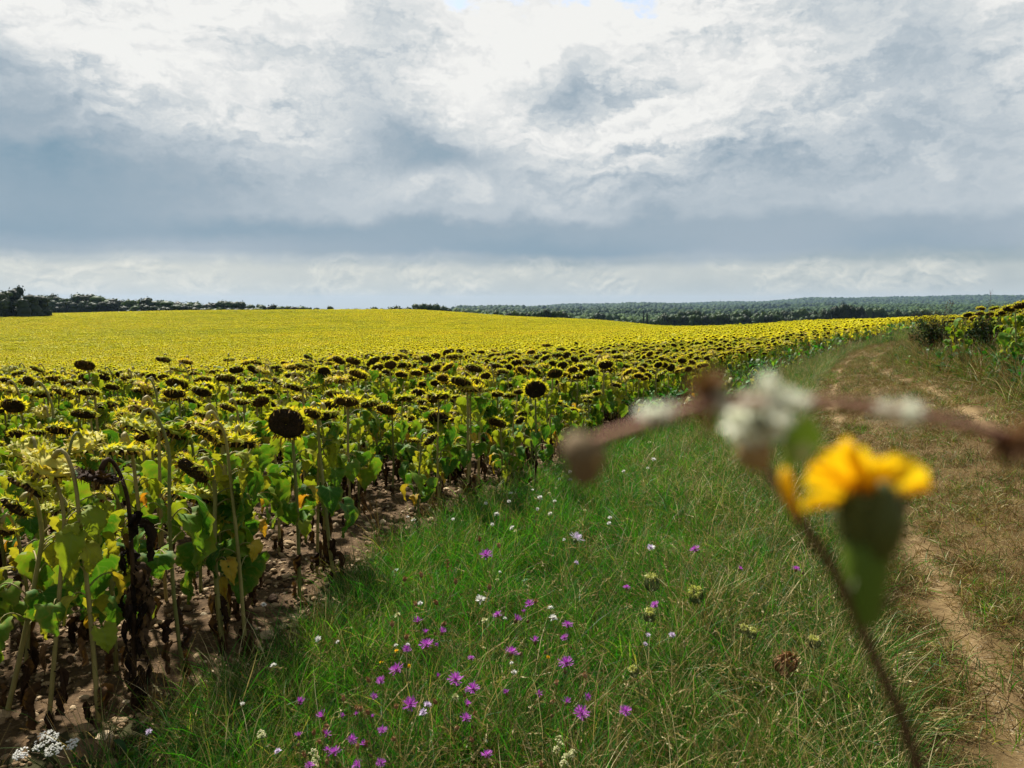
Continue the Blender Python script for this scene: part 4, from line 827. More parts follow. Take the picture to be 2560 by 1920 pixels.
for a, b, w in [(1452,750,50),(1500,700,26),(1568,882,46),(845,760,46),(890,828,36),(995,825,46),(968,1098,34),(1393,1200,40),(1592,1205,36),(1760,1258,46),(122,1258,50),(260,1345,55),(382,1340,30),(285,1455,42),(115,1465,42),(1150,1270,42),(525,1515,46),(290,1550,32),(470,1330,26),(570,1345,26),(965,905,26)]:
    FL.append(('knap', *S3(a, b), w * .4069, 'half'))
for a, b, w in [(697,967,50),(902,1055,36),(1162,1057,46),(380,1142,36),(512,1222,42)]: FL.append(('knap', *S4(a, b), w * .5425, 'open'))
for a, b, w in [(910,1260,56),(875,1310,58)]: FL.append(('pink', *S3(a, b), w * .4069, ''))
for a, b, w in [(910,1430,44),(1705,1545,50)]: FL.append(('pink', *S2(a, b), w * .4069, ''))
for a, b, w in [(1820,250,78),(1825,392,36)]: FL.append(('pink', *S3(a, b), w * .4069, ''))
for a, b, w in [(490,950,34),(484,1355,30),(592,1353,34),(468,1396,26)]: FL.append(('pink', *S4(a, b), w * .5425, ''))
for a, b, w in [(1232,612,66),(1255,745,44),(1680,725,52),(1660,665,42),(1745,252,22),(1420,178,38),(1445,198,24),(1330,92,40),(820,128,30),(1583,65,25),(1688,15,22),(1660,90,30),(1305,158,26),(2020,150,26),(2030,118,20),(862,640,36),(720,712,42),(230,860,42),(350,880,25),(1440,1065,42),(1422,1008,25),(1080,1215,48),(710,900,26),(785,895,26),(1385,735,30),(1060,130,25),(1335,498,26),(1352,450,20)]:
    FL.append(('white', *S3(a, b), w * .4069, ''))
for a, b, w in [(1620,648,36),(1675,1020,48),(1490,1258,30)]: FL.append(('white', *S2(a, b), w * .4069, ''))
for a, b, w in [(1778,747,25),(1770,905,25),(1805,850,32),(1620,925,26),(1290,930,26),(1248,930,20),(1225,972,20),(1292,975,26),(1362,975,22),(1105,1085,36),(1162,1060,26),(1195,1108,22),(1090,1157,22),(840,1185,42),(1165,1185,30),(1380,1165,22),(1535,1210,26),(1790,1390,42),(775,1125,25),(570,1220,26),(325,1220,30),(295,1205,26),(915,1110,25),(1060,1040,20),(925,1060,26),(1205,1030,20)]:
    FL.append(('white', *S5(a, b), w * .4069, ''))
for a, b, w in [(495,1125,60),(705,1180,64),(485,1272,50),(922,1335,36),(957,1355,40),(1247,1397,46),(415,1530,42)]: FL.append(('umbel', *S4(a, b), w * .5425, ''))
FL.append(('umbel_dry', *S4(1110, 1500), 48, ''))
for a, b in [(1225,262),(1348,300),(870,480),(765,505),(1080,520),(965,648),(1570,640),(1700,1140),(955,1255),(1195,1330),(1670,1255),(1180,1490),(1085,1415),(150,1580),(290,1620),(245,1500),(270,1435),(208,1445),(292,1405),(495,1300),(540,1320),(470,1295),(525,1510),(478,1528),(700,1480),(390,1235),(1875,1095),(715,1285),(545,1122),(1605,1640),(690,780),(775,860),(1000,780),(835,655),(1290,555)]: FL.append(('seed', *S3(a, b), 13, ''))
for a, b in [(715, 935), (620, 1005), (1650, 975), (795, 1030)]: FL.append(('yel', *S3(a, b), 12, ''))
SPEC = {'knap': ('knapweed', 'flower', 'purple knapweed in the meadow'), 'pink': ('scabious', 'flower', 'pale pink and lilac flowers in the meadow'), 'white': ('white_scabious', 'flower', 'small white flowers in the meadow'),
        'umbel': ('wild_carrot', 'flower', 'closed pale green umbels'), 'umbel_dry': ('wild_carrot', 'flower', None), 'seed': ('dried_seed_head', 'seed head', 'dried brown seed heads in the meadow'), 'yel': ('yellow_daisy', 'flower', 'tiny yellow flowers in the meadow')}
lab = {}
for i, (k, px, py, w, d) in enumerate(FL):
    sz = 'large' if w > 32 else 'medium' if w > 21 else 'small'
    base = {'knap': f'{sz} {"wide open purple knapweed bloom" if d == "open" else "half open purple knapweed tuft"}', 'pink': f'{sz} pale lilac pink flower', 'white': f'{"larger" if w > 17 else "middling" if w > 13.5 else "very small" if w < 9.5 else "small"} white button flower', 'umbel': 'pale green closed nest shaped umbel', 'umbel_dry': 'dry brown nest shaped umbel low in the straw grass', 'seed': 'dried brown seed head', 'yel': 'tiny yellow flower low in the grass'}[k]
    lab.setdefault(base + (', ' + zone(px, py) if k not in ('umbel_dry',) else ''), []).append(i)
LB = {}
for b, ids in lab.items():
    for r, i in enumerate(sorted(ids, key=lambda i: FL[i][1])): LB[i] = b if len(ids) == 1 else f'{b}, {ordinals(60)[r]} from the left'
for i, (k, px, py, w, d) in enumerate(FL):
    h = {'knap': .34, 'pink': .36, 'white': .33, 'umbel': .36, 'umbel_dry': .32, 'seed': .31, 'yel': .22}[k] + rf.normal(0, .04)
    if py < 1330: h = .26
    top, bs = flower_place(px, py, max(h, .16), rf); nm, cat, grp = SPEC[k]; f = project(top)[2]; W = w / FPX * f * (1.15 if k == 'knap' else 1.3 if k.startswith('umbel') else 1.0)
    rt = thing(nm, bs, LB[i], cat, grp); ax = np.array([rf.normal(0, .35), rf.normal(-.25, .3), 1.0]); ax /= np.linalg.norm(ax); loc = top - bs
    if k in ('knap', 'pink', 'white', 'yel'):
        if k == 'knap': s = W / (.048 if d == 'open' else .028); base_m, pm = BUDM[i % 3], PETM[(d, 'purple')]
        elif k == 'pink': s = W / .034; base_m, pm = CALX[i % 2], PETM[('dome', 'lilac')] if w < 26 else PETM[('open', 'lilac')]
        elif k == 'white': s = W / .033; base_m, pm = CALX[i % 2], PETM[('dome', 'cream' if i % 5 == 0 else 'white')]
        else: s = W / .033; base_m, pm = CALX[0], PETM[('dome', 'yellow')]
        s = float(np.clip(s, .45, 2.4)); hm = axis_m(loc - ax * .012 * s, ax, s); hd = obj('flower_head', base_m, rt, hm); obj('petals', pm[i % len(pm)], hd)
        make_stem(rt, bs, top - ax * .012 * s, ax, rf)
        if k == 'knap' and rf.random() < .5: obj('bud', BUDM[(i+1) % 3], rt, axis_m(loc + np.array([rf.normal(0, .03), rf.normal(0, .03), -.03]), ax, s * .8))
    elif k.startswith('umbel'):
        s = W / .040; obj('umbel', (UMBD if k == 'umbel_dry' else UMBM)[i % 2], rt, axis_m(loc - ax * .017 * s, ax, s)); make_stem(rt, bs, top - ax * .017 * s, ax, rf, .0019)
    else:
        s = float(np.clip(W / .016, .7, 1.7)); obj('seed_ball', SHM[i % 4], rt, axis_m(loc - ax * .009, ax, s)); make_stem(rt, bs, top - ax * .009, ax, rf, .0011, mat='g_brown')
# --- white yarrow at the lower frame edge, creamy bedstraw, a brown dock spike
def florets(rng, r, n, flat, rad, mat=0):
    g = Geo()
    for _ in range(n):
        a = rng.uniform(0, 6.283); q = r * rng.uniform(0, 1)**.5; c = np.array([q*math.cos(a), q*math.sin(a), flat * (1 - (q/r)**2) + rng.normal(0, .0012)]); ph = rng.uniform(0, 6.28)
        P = np.stack([c + np.array([rr*math.cos(b+ph), rr*math.sin(b+ph), zz]) * rad for rr, zz in ((1, 0), (.75, .5), (.1, .75)) for b in np.arange(5)*2*math.pi/5]).reshape(3, 5, 3); g.grid(P, mat, True)
    return g
top = on_ground(*S2(300, 1500), .22); bs = np.array([top[0] + .03, top[1] + .05, 0]); bs[2] = ground(bs[0], bs[1])
rt = thing('yarrow', bs, 'white flat topped yarrow clusters over bare soil beside the big rock slab', 'flower')
for (a, b, w) in [(285,1478,130),(330,1545,110),(445,1512,85),(130,1572,95),(235,1535,60)]:
    q = on_ground(*S2(a, b), .22 + rf.uniform(-.02, .03)); r = w * .4069 / FPX * project(q)[2] * .5; obj('flower_cluster', florets(rf, r, int(70 * (w / 110)**2), .006, .0036).mesh('flower_cluster', [MAT['white']]), rt, np.array(Matrix.Translation(Vector(q - bs)) @ Matrix.Rotation(.25, 4, 'X')))
    g = Geo()
    for _ in range(4): tube(g, bez((0, 0, 0), (q - bs) * [.2, .2, .5], (q - bs) * [.8, .8, .75], q - bs + rf.normal(0, r * .4, 3) * [1, 1, 0], 7), .0012, 4)
    obj('stem', g.mesh('stem', [MAT['fstem']]), rt)
for j, (a, b, pts, lb) in enumerate([(1715, 1600, [(1715,1490),(1725,1530),(1700,1560),(1745,1640),(1785,1590),(1800,1575),(1760,1600)], 'creamy bedstraw spikes at the bottom edge right of the last purple bloom'), (1620, 1560, None, '')]):
    P0 = [S3(*q) for q in pts] if pts else [S2(1610, 1475), S2(1605, 1455), S2(1925, 1570), S2(1940, 1610), S2(1930, 1640)]
    if not pts: lb = 'small pale green bedstraw sprigs near the lower field corner'
    c = np.mean(P0, 0); t0 = on_ground(c[0], c[1], .2); bs = np.array([t0[0], t0[1], float(ground(t0[0], t0[1]))]); rt = thing('bedstraw', bs, lb, 'flower', 'creamy bedstraw sprigs')
    for p_ in P0:
        q = on_ground(p_[0], p_[1], .24); obj('flower_cluster', florets(rf, .014, 26, .016, .0032).mesh('flower_cluster', [MAT['cream']]), rt, TRS(q - bs)); make_stem(rt, bs, q, np.array([0, 0, 1.0]), rf)
q = on_ground(*S3(1015, 350), .42); bs = np.array([q[0] + .03, q[1] + .03, float(ground(q[0], q[1]))]); rt = thing('dock_spike', bs, 'brown drooping seed spike among the green grass above the tan seed heads', 'plant')
g = Geo(); cv = bez((0, 0, 0), (0, 0, .25), q - bs + [-.01, 0, .06], q - bs + [.02, 0, -.06], 14); obj('stem', tube(Geo(), cv, .0016, 5).mesh('stem', [MAT['g_brown']]), rt)
for p_ in cv[7:]:
    for _ in range(9): o = rf.normal(0, .006, 3); strap(g, np.stack([p_ + o, p_ + o * 1.5 + [0, 0, -.004]]), np.tile(rf.normal(0, 1, 3), (2, 1)), [.003, .002])
obj('seed_spike', g.mesh('seed_spike', [MAT['seedhead']]), rt)
# ------------------------------------------------------------------ the flower close to the lens (a tall weed rooted in the verge)
def nearp(a, b, d=.13): r = ray(a * K22, b * K22); return EYE + r * d
rn = np.random.default_rng(77)
bs = np.array([.19, .235, 0.0]); bs[2] = float(ground(bs[0], bs[1]))
rt = thing('hawkweed', bs, 'out of focus yellow composite flower on a dark stem close to the viewer', 'flower')
L_ = lambda p: np.asarray(p) - bs
up = [nearp(1998, 1700, .128), nearp(1930, 1500, .129), nearp(1875, 1350), nearp(1800, 1230, .131), nearp(1735, 1150, .132), nearp(1690, 1080, .133), nearp(1640, 1010, .134), nearp(1622, 965, .135)]
low = [bs - [0, 0, .03], bs + [.01, -.01, .5], bs + [-.02, -.04, 1.0], bs + [-.05, -.08, 1.4], nearp(2060, 1900, .127)]
st = spline([L_(p) for p in low + up], 70); obj('stem', tube(Geo(), st, np.interp(np.linspace(0, 1, 70), [0, .85, .95, 1], [.0034, .0016, .0013, .0009]), 8).mesh('stem', [MAT['leaf_dead']]), rt)
m = foliage('flower_calyx', [(0, (.035, .042, .008)), (1, (.085, .095, .016))], 0, .6); MAT['calyx'] = m; m = foliage('green_stalk', [(0, (.07, .13, .012)), (1, (.13, .20, .02))], .2, .5); MAT['gstalk'] = m
fb, fc = nearp(1874, 1345), nearp(1872, 1120, .131); axv = (fc - fb) / np.linalg.norm(fc - fb)
prof = spline([L_(p) for p in (fb, nearp(1871, 1280), nearp(1872, 1200, .1305), nearp(1874, 1165, .131))], 10)
obj('flower_stalk', tube(Geo(), prof, np.linspace(.0021, .0044, 10), 12).mesh('flower_stalk', [MAT['gstalk']]), rt)
cal = tube(Geo(), spline([L_(p) for p in (nearp(1874, 1180, .131), nearp(1874, 1150, .131), nearp(1878, 1110, .131), nearp(1882, 1070, .131))], 10), np.interp(np.linspace(0, 1, 10), [0, .3, .6, 1], [.0030, .0047, .0053, .0046]), 14)
for i in range(16):                                              # pointed green scales round the calyx
    a = i * 2 * math.pi / 16; c = L_(nearp(1876, 1120, .131)); rr = np.array([math.cos(a), math.sin(a), 0]); strap(cal, np.stack([c + rr*.0050 + [0, 0, -.003], c + rr*.0058 + [0, 0, .002], c + rr*.0052 + [0, 0, .006]]), np.tile(rr, (3, 1)), [.0012, .0010, .0002])
for i in range(150):
    a = rn.uniform(0, 6.283); c = L_(nearp(1876, rn.uniform(1060, 1185), .131)); rr = np.array([math.cos(a), math.sin(a), rn.normal(.2, .4)]); strap(cal, np.stack([c + rr*.0042, c + rr*.0056, c + rr*.0068]), np.tile(rn.normal(0, 1, 3), (3, 1)), [.00022, .00016, .00006])
fh = obj('flower_head', cal.mesh('flower_head', [MAT['calyx']]), rt)
pc = L_(nearp(1876, 1085, .131)); g = Geo()
for (a, b, dd_, w) in [(1738, 1035, .131, .0032), (1752, 1005, .128, .0030), (1790, 975, .133, .0034), (1820, 962, .127, .0036), (1855, 968, .130, .0034), (1885, 985, .134, .0030), (1915, 990, .128, .0032), (1950, 983, .132, .0034), (1978, 995, .128, .0030), (2005, 1020, .131, .0030), (2012, 1050, .133, .0026), (1735, 1085, .127, .0026), (1760, 1040, .137, .003), (1840, 985, .138, .0034), (1930, 1000, .138, .0032), (1985, 1035, .137, .003)]:
    for rep in range(2):
     e = L_(nearp(a + rn.normal(0, 9) * rep, b + rn.normal(0, 10) * rep, dd_ + rep * rn.normal(0, .002))); w = w * (1 - .25 * rep); mid = pc * .45 + e * .55 + np.array([0, 0, .0012]); P = bez(pc, pc * .6 + mid * .4, mid, e, 7); V = np.cross(e - pc, np.cross([0, 1.0, 0], e - pc)); V /= np.linalg.norm(V); V = V + rn.normal(0, .25, 3)
     strap(g, P, np.tile(V, (7, 1)), np.array([.25, .4, .6, .85, 1, .95, .6]) * w * .5, 0, .25)
m, t, out = new_mat('near_petal'); f = rnd(t, .8); c = ramp(t, f.clamp(), [(0, (.82, .44, .004)), (.5, (.88, .60, .008)), (1, (.92, .70, .015))]); uv = nd(t, 'ShaderNodeSeparateXYZ', {0: nd(t, 'ShaderNodeUVMap').outputs[0]})
c = mix(t, 1 - X(t, uv.outputs[1]).smooth(.05, .5), c, (.62, .18, .004))
p = nd(t, 'ShaderNodeBsdfPrincipled', {'Base Color': c, 'Roughness': .5, 'Specular IOR Level': .2}); tr = nd(t, 'ShaderNodeBsdfTranslucent', {'Color': c}); sh = nd(t, 'ShaderNodeMixShader', {0: .5, 1: p.outputs[0], 2: tr.outputs[0]}); t.links.new(sh.outputs[0], out.inputs[0]); MAT['nearpetal'] = m
obj('petals', g.mesh('petals', [MAT['nearpetal']]), fh)
g = Geo(); tube(g, spline([L_(p) for p in (nearp(1905, 1200, .127), nearp(1915, 1120, .126), nearp(1908, 1040, .126))], 8), [.0017, .0024, .0028, .0028, .0026, .0022, .0016, .001], 10); obj('closed_bud', g.mesh('closed_bud', [MAT['calyx']]), rt)
g = Geo(); tube(g, spline([L_(p) for p in (nearp(1722, 1120, .132), nearp(1708, 1080, .132), nearp(1694, 1010, .132))], 8), [.0005, .0007, .0009, .0011, .0012, .0012, .0010, .0005], 8); obj('side_bud', g.mesh('side_bud', [MAT['nearpetal']]), rt)
g = tube(Geo(), spline([L_(p) for p in (nearp(1882, 1330), nearp(1920, 1300), nearp(1965, 1255, .131))], 8), np.linspace(.0010, .0004, 8), 6); obj('side_twig', g.mesh('side_twig', [MAT['leaf_dead']]), rt)
c0 = L_(nearp(1640, 915, .128)); g = Geo()
for i in range(520):                                             # silky seed parachutes
    d = rn.normal(0, 1, 3); d /= np.linalg.norm(d); d[2] = d[2] * .75 + .1; l = rn.uniform(.001, .0054) * (1.25 if d[0] < 0 else 1); strap(g, np.stack([c0 + d*.0008, c0 + d*l*.6, c0 + d*l]), np.tile(rn.normal(0, 1, 3), (3, 1)), [.0003, .0006, .0008])
m = foliage('pappus', [(0, (.74, .76, .64)), (1, (.90, .90, .80))], .5, .7, tcol=(1.05, 1.05, 1)); obj('seed_tuft', g.mesh('seed_tuft', [m]), rt)
g = Geo(); tube(g, spline([L_(nearp(1640, 1010, .132)), L_(nearp(1628, 975, .130)), L_(nearp(1618, 945, .128))], 8), [.001, .0020, .0028, .0031, .0031, .0027, .002, .001], 10); m = foliage('tan_husk', [(0, (.30, .19, .08)), (1, (.42, .30, .14))], .2, .7); obj('seed_husk', g.mesh('seed_husk', [m]), rt)
g = Geo(); P = np.stack([L_(nearp(*q)) for q in ((1700, 1010, .129), (1722, 970, .128), (1745, 935, .128), (1750, 900, .128))]); strap(g, P, np.tile([.2, 1, .1], (4, 1)), [.0006, .0024, .0028, .0006], 0, .2); obj('leaf', g.mesh('leaf', [MAT['gstalk']]), rt)
g = Geo(); P = np.stack([L_(nearp(*q)) for q in ((1690, 985, .131), (1720, 985, .128), (1752, 962, .128))]); strap(g, P, np.tile([.2, 1, .1], (3, 1)), [.0008, .0014, .0010]); obj('dry_leaf', g.mesh('dry_leaf', [MAT['umbel']]), rt)
# the arching reddish dry stalk that crosses above it
bs2 = np.array([.36, .20, 0.0]); bs2[2] = float(ground(bs2[0], bs2[1])); rt = thing('dry_stalk', bs2, 'blurred reddish brown stalk arching over the yellow flower to a nodding bud', 'plant'); L2 = lambda p: np.asarray(p) - bs2
arch = [bs2 - [0, 0, .03], bs2 + [.03, -.02, .6], bs2 + [.02, -.04, 1.2], bs2 + [-.06, -.06, 1.55], nearp(2700, 1150, .122), nearp(2400, 1010, .119), nearp(2230, 955, .117), nearp(2100, 920, .115), nearp(1950, 889, .113), nearp(1800, 869, .111), nearp(1650, 863, .110), nearp(1550, 868, .110), nearp(1450, 890, .111), nearp(1380, 914, .112), nearp(1310, 942, .113), nearp(1278, 955, .114)]
m = foliage('red_stalk', [(0, (.30, .13, .09)), (1, (.44, .24, .17))], .1, .7, nscale=200)
obj('stem', tube(Geo(), spline([L2(p) for p in arch], 110), np.interp(np.linspace(0, 1, 110), [0, .8, .93, 1], [.0032, .0016, .0011, .0008]), 8).mesh('stem', [m]), rt)
g = tube(Geo(), spline([L2(p) for p in (nearp(1274, 942, .114), nearp(1264, 965, .114), nearp(1262, 1010, .115), nearp(1268, 1050, .115))], 10), [.0014, .0029, .0035, .0036, .0034, .0031, .0029, .0027, .0022, .0010], 12); m2 = foliage('nodding_bud', [(0, (.13, .085, .04)), (1, (.26, .19, .10))], .1, .8, nscale=300); obj('nodding_bud', g.mesh('nodding_bud', [m2]), rt)
def fluff(a, b, d, r, n, sx=1.0, mt=None, nm='fluff'):
    g = Geo(); c = L2(nearp(a, b, d)); r = r * K22 / FPX * d
    for _ in range(n * 3): v = rn.normal(0, 1, 3) * rn.uniform(.55, 1.35); v = v / np.linalg.norm(v) * rn.uniform(.5, 1.35); v[0] *= sx; strap(g, np.stack([c + v*r*.1, c + v*r*.6, c + v*r]), np.tile(rn.normal(0, 1, 3), (3, 1)), np.array([.05, .09, .06]) * r)
    obj(nm, g.mesh(nm, [mt or bpy.data.materials['pappus']]), rt)
fluff(1556, 866, .110, 24, 60); fluff(1420, 892, .111, 22, 60, 2.0); fluff(1965, 892, .112, 28, 70); fluff(1655, 832, .110, 26, 36); fluff(1700, 868, .109, 26, 60, 1.8); fluff(1905, 885, .112, 22, 50)
fluff(1528, 838, .111, 44, 60, 1, MAT['seedhead'], 'dry_bract'); fluff(1532, 915, .111, 28, 24, .7, MAT['seedhead'], 'dry_bract'); fluff(2190, 960, .115, 48, 60, 1, MAT['seedhead'], 'dry_bract')
# ------------------------------------------------------------------ shrubs on the bank, dead stalk
def shrub(px, py, w, h, label, rng, rust=.4):
    q = on_ground(px, py); f = project(q)[2]; W, H = w / FPX * f, h / FPX * f; b = np.array([q[0], q[1], float(ground(q[0], q[1]))]); rt = thing('shrub', b, label, 'shrub', 'dark weedy shrubs on the bank')
    tw, lf, rs_ = Geo(), Geo(), Geo()
    for i in range(70):
        a = rng.uniform(0, 6.283); rr = W * .5 * rng.uniform(.1, 1)**.6; e = np.array([rr*math.cos(a), rr*math.sin(a)*.8, H * rng.uniform(.55, 1.05) * (1 - .25 * (rr / (W*.5))**2)]); P = bez((rng.normal(0, .06), rng.normal(0, .06), -.02), e * [.15, .15, .45], e * [.7, .7, .75], e, 8); tube(tw, P, np.linspace(.006, .0015, 8), 4)
        for j in range(46):
            t_ = rng.uniform(.15, 1); p_ = np.array([np.interp(t_, np.linspace(0, 1, 8), P[:, c]) for c in range(3)]) + rng.normal(0, .05, 3); top = p_[2] / H > 1 - rust + rng.normal(0, .1); s = rng.uniform(.010, .026) if top else rng.uniform(.018, .045); d = rng.normal(0, 1, 3); d /= np.linalg.norm(d)
            if p_[2] < 0: continue
            strap(rs_ if top else lf, np.stack([p_, p_ + d*s, p_ + d*s*2]), np.tile(rng.normal(0, 1, 3), (3, 1)), np.array([.2, .5 if not top else .25, .06]) * s)
    obj('branches', tw.mesh('branches', [MAT['rust']]), rt); obj('leaves', lf.mesh('leaves', [MAT['bush']]), rt); obj('dry_top', rs_.mesh('dry_top', [MAT['rust']]), rt)
rb = np.random.default_rng(8)
shrub(2338, 905, 150, 160, 'dark shrub with a rusty brown top beside the track bend', rb); shrub(2476, 912, 140, 150, 'second dark shrub under the bank sunflowers toward the frame edge', rb, .25); shrub(2410, 906, 70, 84, 'lower dark weed bush between the two larger shrubs', rb, .15); shrub(2290, 872, 46, 50, 'small twiggy bush left of the rusty topped shrub', rb, .6)
q = on_ground(2466, 905); d0 = project(q)[2]; top = EYE + ray(2477, 726) * d0; b = np.array([q[0], q[1], float(ground(q[0], q[1]))]); rt = thing('dead_stalk', b, 'thin dead stalk rising above the bank sunflowers against the sky', 'plant')
e = top - b; obj('stem', tube(Geo(), spline([(0, 0, -.02), e * [.3, .3, .5], e * [.6, .6, .85], e], 16), np.linspace(.007, .002, 16), 5).mesh('stem', [MAT['rust']]), rt); g = Geo()
for i in range(14): z = rb.uniform(.55, .97); c = e * z; d = rb.normal(0, 1, 3); d[2] = abs(d[2]) + .5; d /= np.linalg.norm(d); tube(g, np.stack([c, c + d*.05, c + d*.10 + [0, 0, .02]]), [.002, .0015, .0008], 4)
obj('twigs', g.mesh('twigs', [MAT['rust']]), rt)
# ------------------------------------------------------------------ trees
rt_ = np.random.default_rng(17)
def crown_geo(rng, n=520, kind='round'):                        # unit crown: about 1 wide, 1 tall, base at 0.12
    g = Geo(); blobs = []
    if kind == 'poplar': blobs = [(0, 0, z, .5 - abs(z - .45) * .55, .14) for z in np.linspace(.1, .92, 8)]
    else:
        for _ in range(rng.integers(9, 13)):
            a = rng.uniform(0, 6.283); z = rng.uniform(.10, .84); r = (.33 if z < .6 else .2) * rng.uniform(.2, 1); blobs.append((r*math.cos(a), r*math.sin(a), z, rng.uniform(.15, .25), rng.uniform(.11, .18)))
        blobs += [(0, 0, .25, .36, .24), (0, 0, .45, .34, .28), (0, 0, .68, .25, .24)]
    for (x, y, z, r, rz) in blobs:
        a = np.arange(8) * 2 * math.pi / 8; f = np.linspace(.15, math.pi - .15, 5); D = np.stack([np.sin(f)[:, None]*np.cos(a), np.sin(f)[:, None]*np.sin(a), np.repeat(np.cos(f)[:, None], 8, 1)], -1); g.grid(D * np.array([r, r, rz]) * (.80 + rng.uniform(-.08, .08, D.shape[:2])[..., None]) + [x, y, z], 0, True)
    for i in range(n):
        x, y, z, r, rz = blobs[rng.integers(len(blobs))]; d = rng.normal(0, 1, 3); d /= np.linalg.norm(d); c = np.array([x, y, z]) + d * [r, r, rz] * rng.uniform(.75, 1.12); s = rng.uniform(.018, .045); u_ = np.cross(d, rng.normal(0, 1, 3)); u_ /= np.linalg.norm(u_); v_ = np.cross(d, u_) + d * rng.normal(0, .5)
        g.grid(np.array([[c - u_*s, c + v_*s*.8], [c - v_*s*.9, c + u_*s]]) + rng.normal(0, .006, (2, 2, 3)), 0)
    return g
CR = [crown_geo(rt_) for _ in range(7)]; CRM = {k: [g.mesh('crown', [MAT[k]]) for g in CR] for k in ('tree', 'tree_dark')}; POP = crown_geo(rt_, 300, 'poplar').mesh('crown', [MAT['tree_dark']])
TR = tube(Geo(), [(0, 0, -.3), (0.01, 0, .2), (0, .01, .5), (0, 0, .7)], [.035, .028, .02, .01], 7); [tube(TR, [(0, 0, .3), (x*.5, y*.5, .45), (x, y, .62)], [.014, .010, .004], 5) for x, y in ((.2, .05), (-.18, .1), (.02, -.2))]; TRM = TR.mesh('trunk', [MAT['bark']])
ntree = 0; WK = 1.45
def tree(px, top, w, Y, label, grp, mt='tree', pop=False, base=None, minh=2.5):
    global ntree, WK; WK = 1.1 if pop else 1.5 if Y < 300 else 1.9
    d = ray(px, top); P = EYE + d * (Y / d[1]); W = w / FPX * Y; z = float(ground(P[0], P[1])) if base is None else base; H = max(P[2] - z, minh); ntree += 1
    rt = thing('poplar_tree' if pop else 'tree', (P[0], P[1], z), label, 'tree', grp, rt_.uniform(0, 6.28)); rt.scale = (W * WK, W * WK, H / .97)
    obj('crown', POP if pop else CRM[mt][ntree % 7], rt); obj('trunk', TRM, rt)
for i, (a, b, w) in enumerate([(2, 722, 62), (34, 712, 52), (22, 736, 60), (58, 744, 44), (78, 735, 56), (104, 739, 42), (-30, 730, 70)]):
    tree(a, b, w, 252 + (i % 3) * 5, ['dark tree at the frame edge, second tallest of the near grove', 'tallest dark tree of the near grove at the frame edge', 'broad dark tree low in the near grove', 'small dark tree between the two rounded ones of the grove', 'rounded dark tree near the outer end of the grove', 'outermost rounded tree of the dark grove at the yellow field', 'dark tree half cut by the frame edge'][i], 'dark grove at the field corner', 'tree_dark', base=-5.2)
tops = [(118, 735), (140, 734), (165, 741), (191, 733), (215, 736), (243, 740), (268, 742), (290, 744), (315, 748), (342, 746), (365, 743), (390, 751), (418, 753), (446, 749), (470, 753), (492, 754), (525, 754), (556, 751), (578, 754), (600, 755), (628, 757), (654, 759), (675, 761), (697, 763), (722, 765), (742, 768), (757, 767)]
for i, (a, b) in enumerate(tops): tree(a, b - 2, 40 if a < 600 else 30, 410, f'tree in the long wood edge behind the field, {ordinals(30)[i]} from the near grove', 'trees of the long wood edge', ['tree', 'tree_dark'][i % 3 == 1], base=-10.0)
for i in range(24): a = 128 + i * 26 + rt_.uniform(-6, 6); tree(a, np.interp(a, [t_[0] for t_ in tops], [t_[1] for t_ in tops]) + rt_.uniform(9, 15), 30, 402, f'low rounded tree fronting the long wood edge, {ordinals(30)[i]} from the near grove', 'trees of the long wood edge', 'tree_dark' if i % 4 else 'tree', base=-9.0)
for i, (a, b, w) in enumerate([(775, 768, 9), (792, 770, 18), (809, 774, 12), (825, 767, 12), (852, 772, 20), (866, 772, 16), (879, 774, 12), (892, 771, 16), (905, 775, 10), (918, 773, 12)]): tree(a, b - 2.5, w * 1.2, 400, f'small bush on the skyline between wood edge and round clump, {ordinals(12)[i]} in line', 'bushes on the field skyline', base=-7.0)
for i, (a, b, w) in enumerate([(938, 770, 20), (955, 769, 22), (977, 768, 22), (998, 766, 24), (1018, 767, 22), (1041, 761, 28), (1066, 762, 26), (1088, 763, 24), (1106, 763, 24), (1122, 769, 16), (1142, 774, 13), (1160, 776, 12), (1239, 778, 16)]): tree(a, b - 4, w * 1.1, 400, f'tree of the clump at the middle of the skyline, {ordinals(14)[i]} counted toward the hills', 'skyline clump of trees', base=-11.0)
for i, (a, b, w) in enumerate([(1272, 780, 18), (1287, 776, 20), (1304, 774, 22), (1320, 777, 18), (1335, 774, 22), (1352, 772, 24), (1366, 771, 22), (1380, 776, 18), (1396, 775, 22), (1408, 771, 28), (1423, 785, 20), (1441, 791, 22), (1456, 796, 16), (1469, 798, 18)]): tree(a, b, w, 360, f'tree in the dark clump below the blue hills, {ordinals(14)[i]} down the slope', 'clump of trees below the blue hills', 'tree_dark' if i % 3 == 0 else 'tree', base=-13.0)
for i, (a, b, w) in enumerate([(1500, 781, 26), (1478, 789, 18), (1524, 800, 18), (1543, 795, 22), (1562, 799, 20), (1580, 797, 20), (1597, 800, 16), (1632, 797, 18), (1512, 796, 16)]): tree(a, b, w, 560, f'valley tree between the pale mound and the wood, {ordinals(12)[i]} listed along the valley', 'valley trees by the poplars', base=-23.0)
tree(1492, 785, 5, 560, 'lone thin poplar above the pale mound', 'poplars in the valley', pop=True, base=-23.0); tree(1609, 781, 7, 540, 'taller slim poplar of the pair beside the wood', 'poplars in the valley', pop=True, base=-23.0); tree(1618, 786, 9, 540, 'shorter broader poplar of the pair beside the wood', 'poplars in the valley', pop=True, base=-23.0)
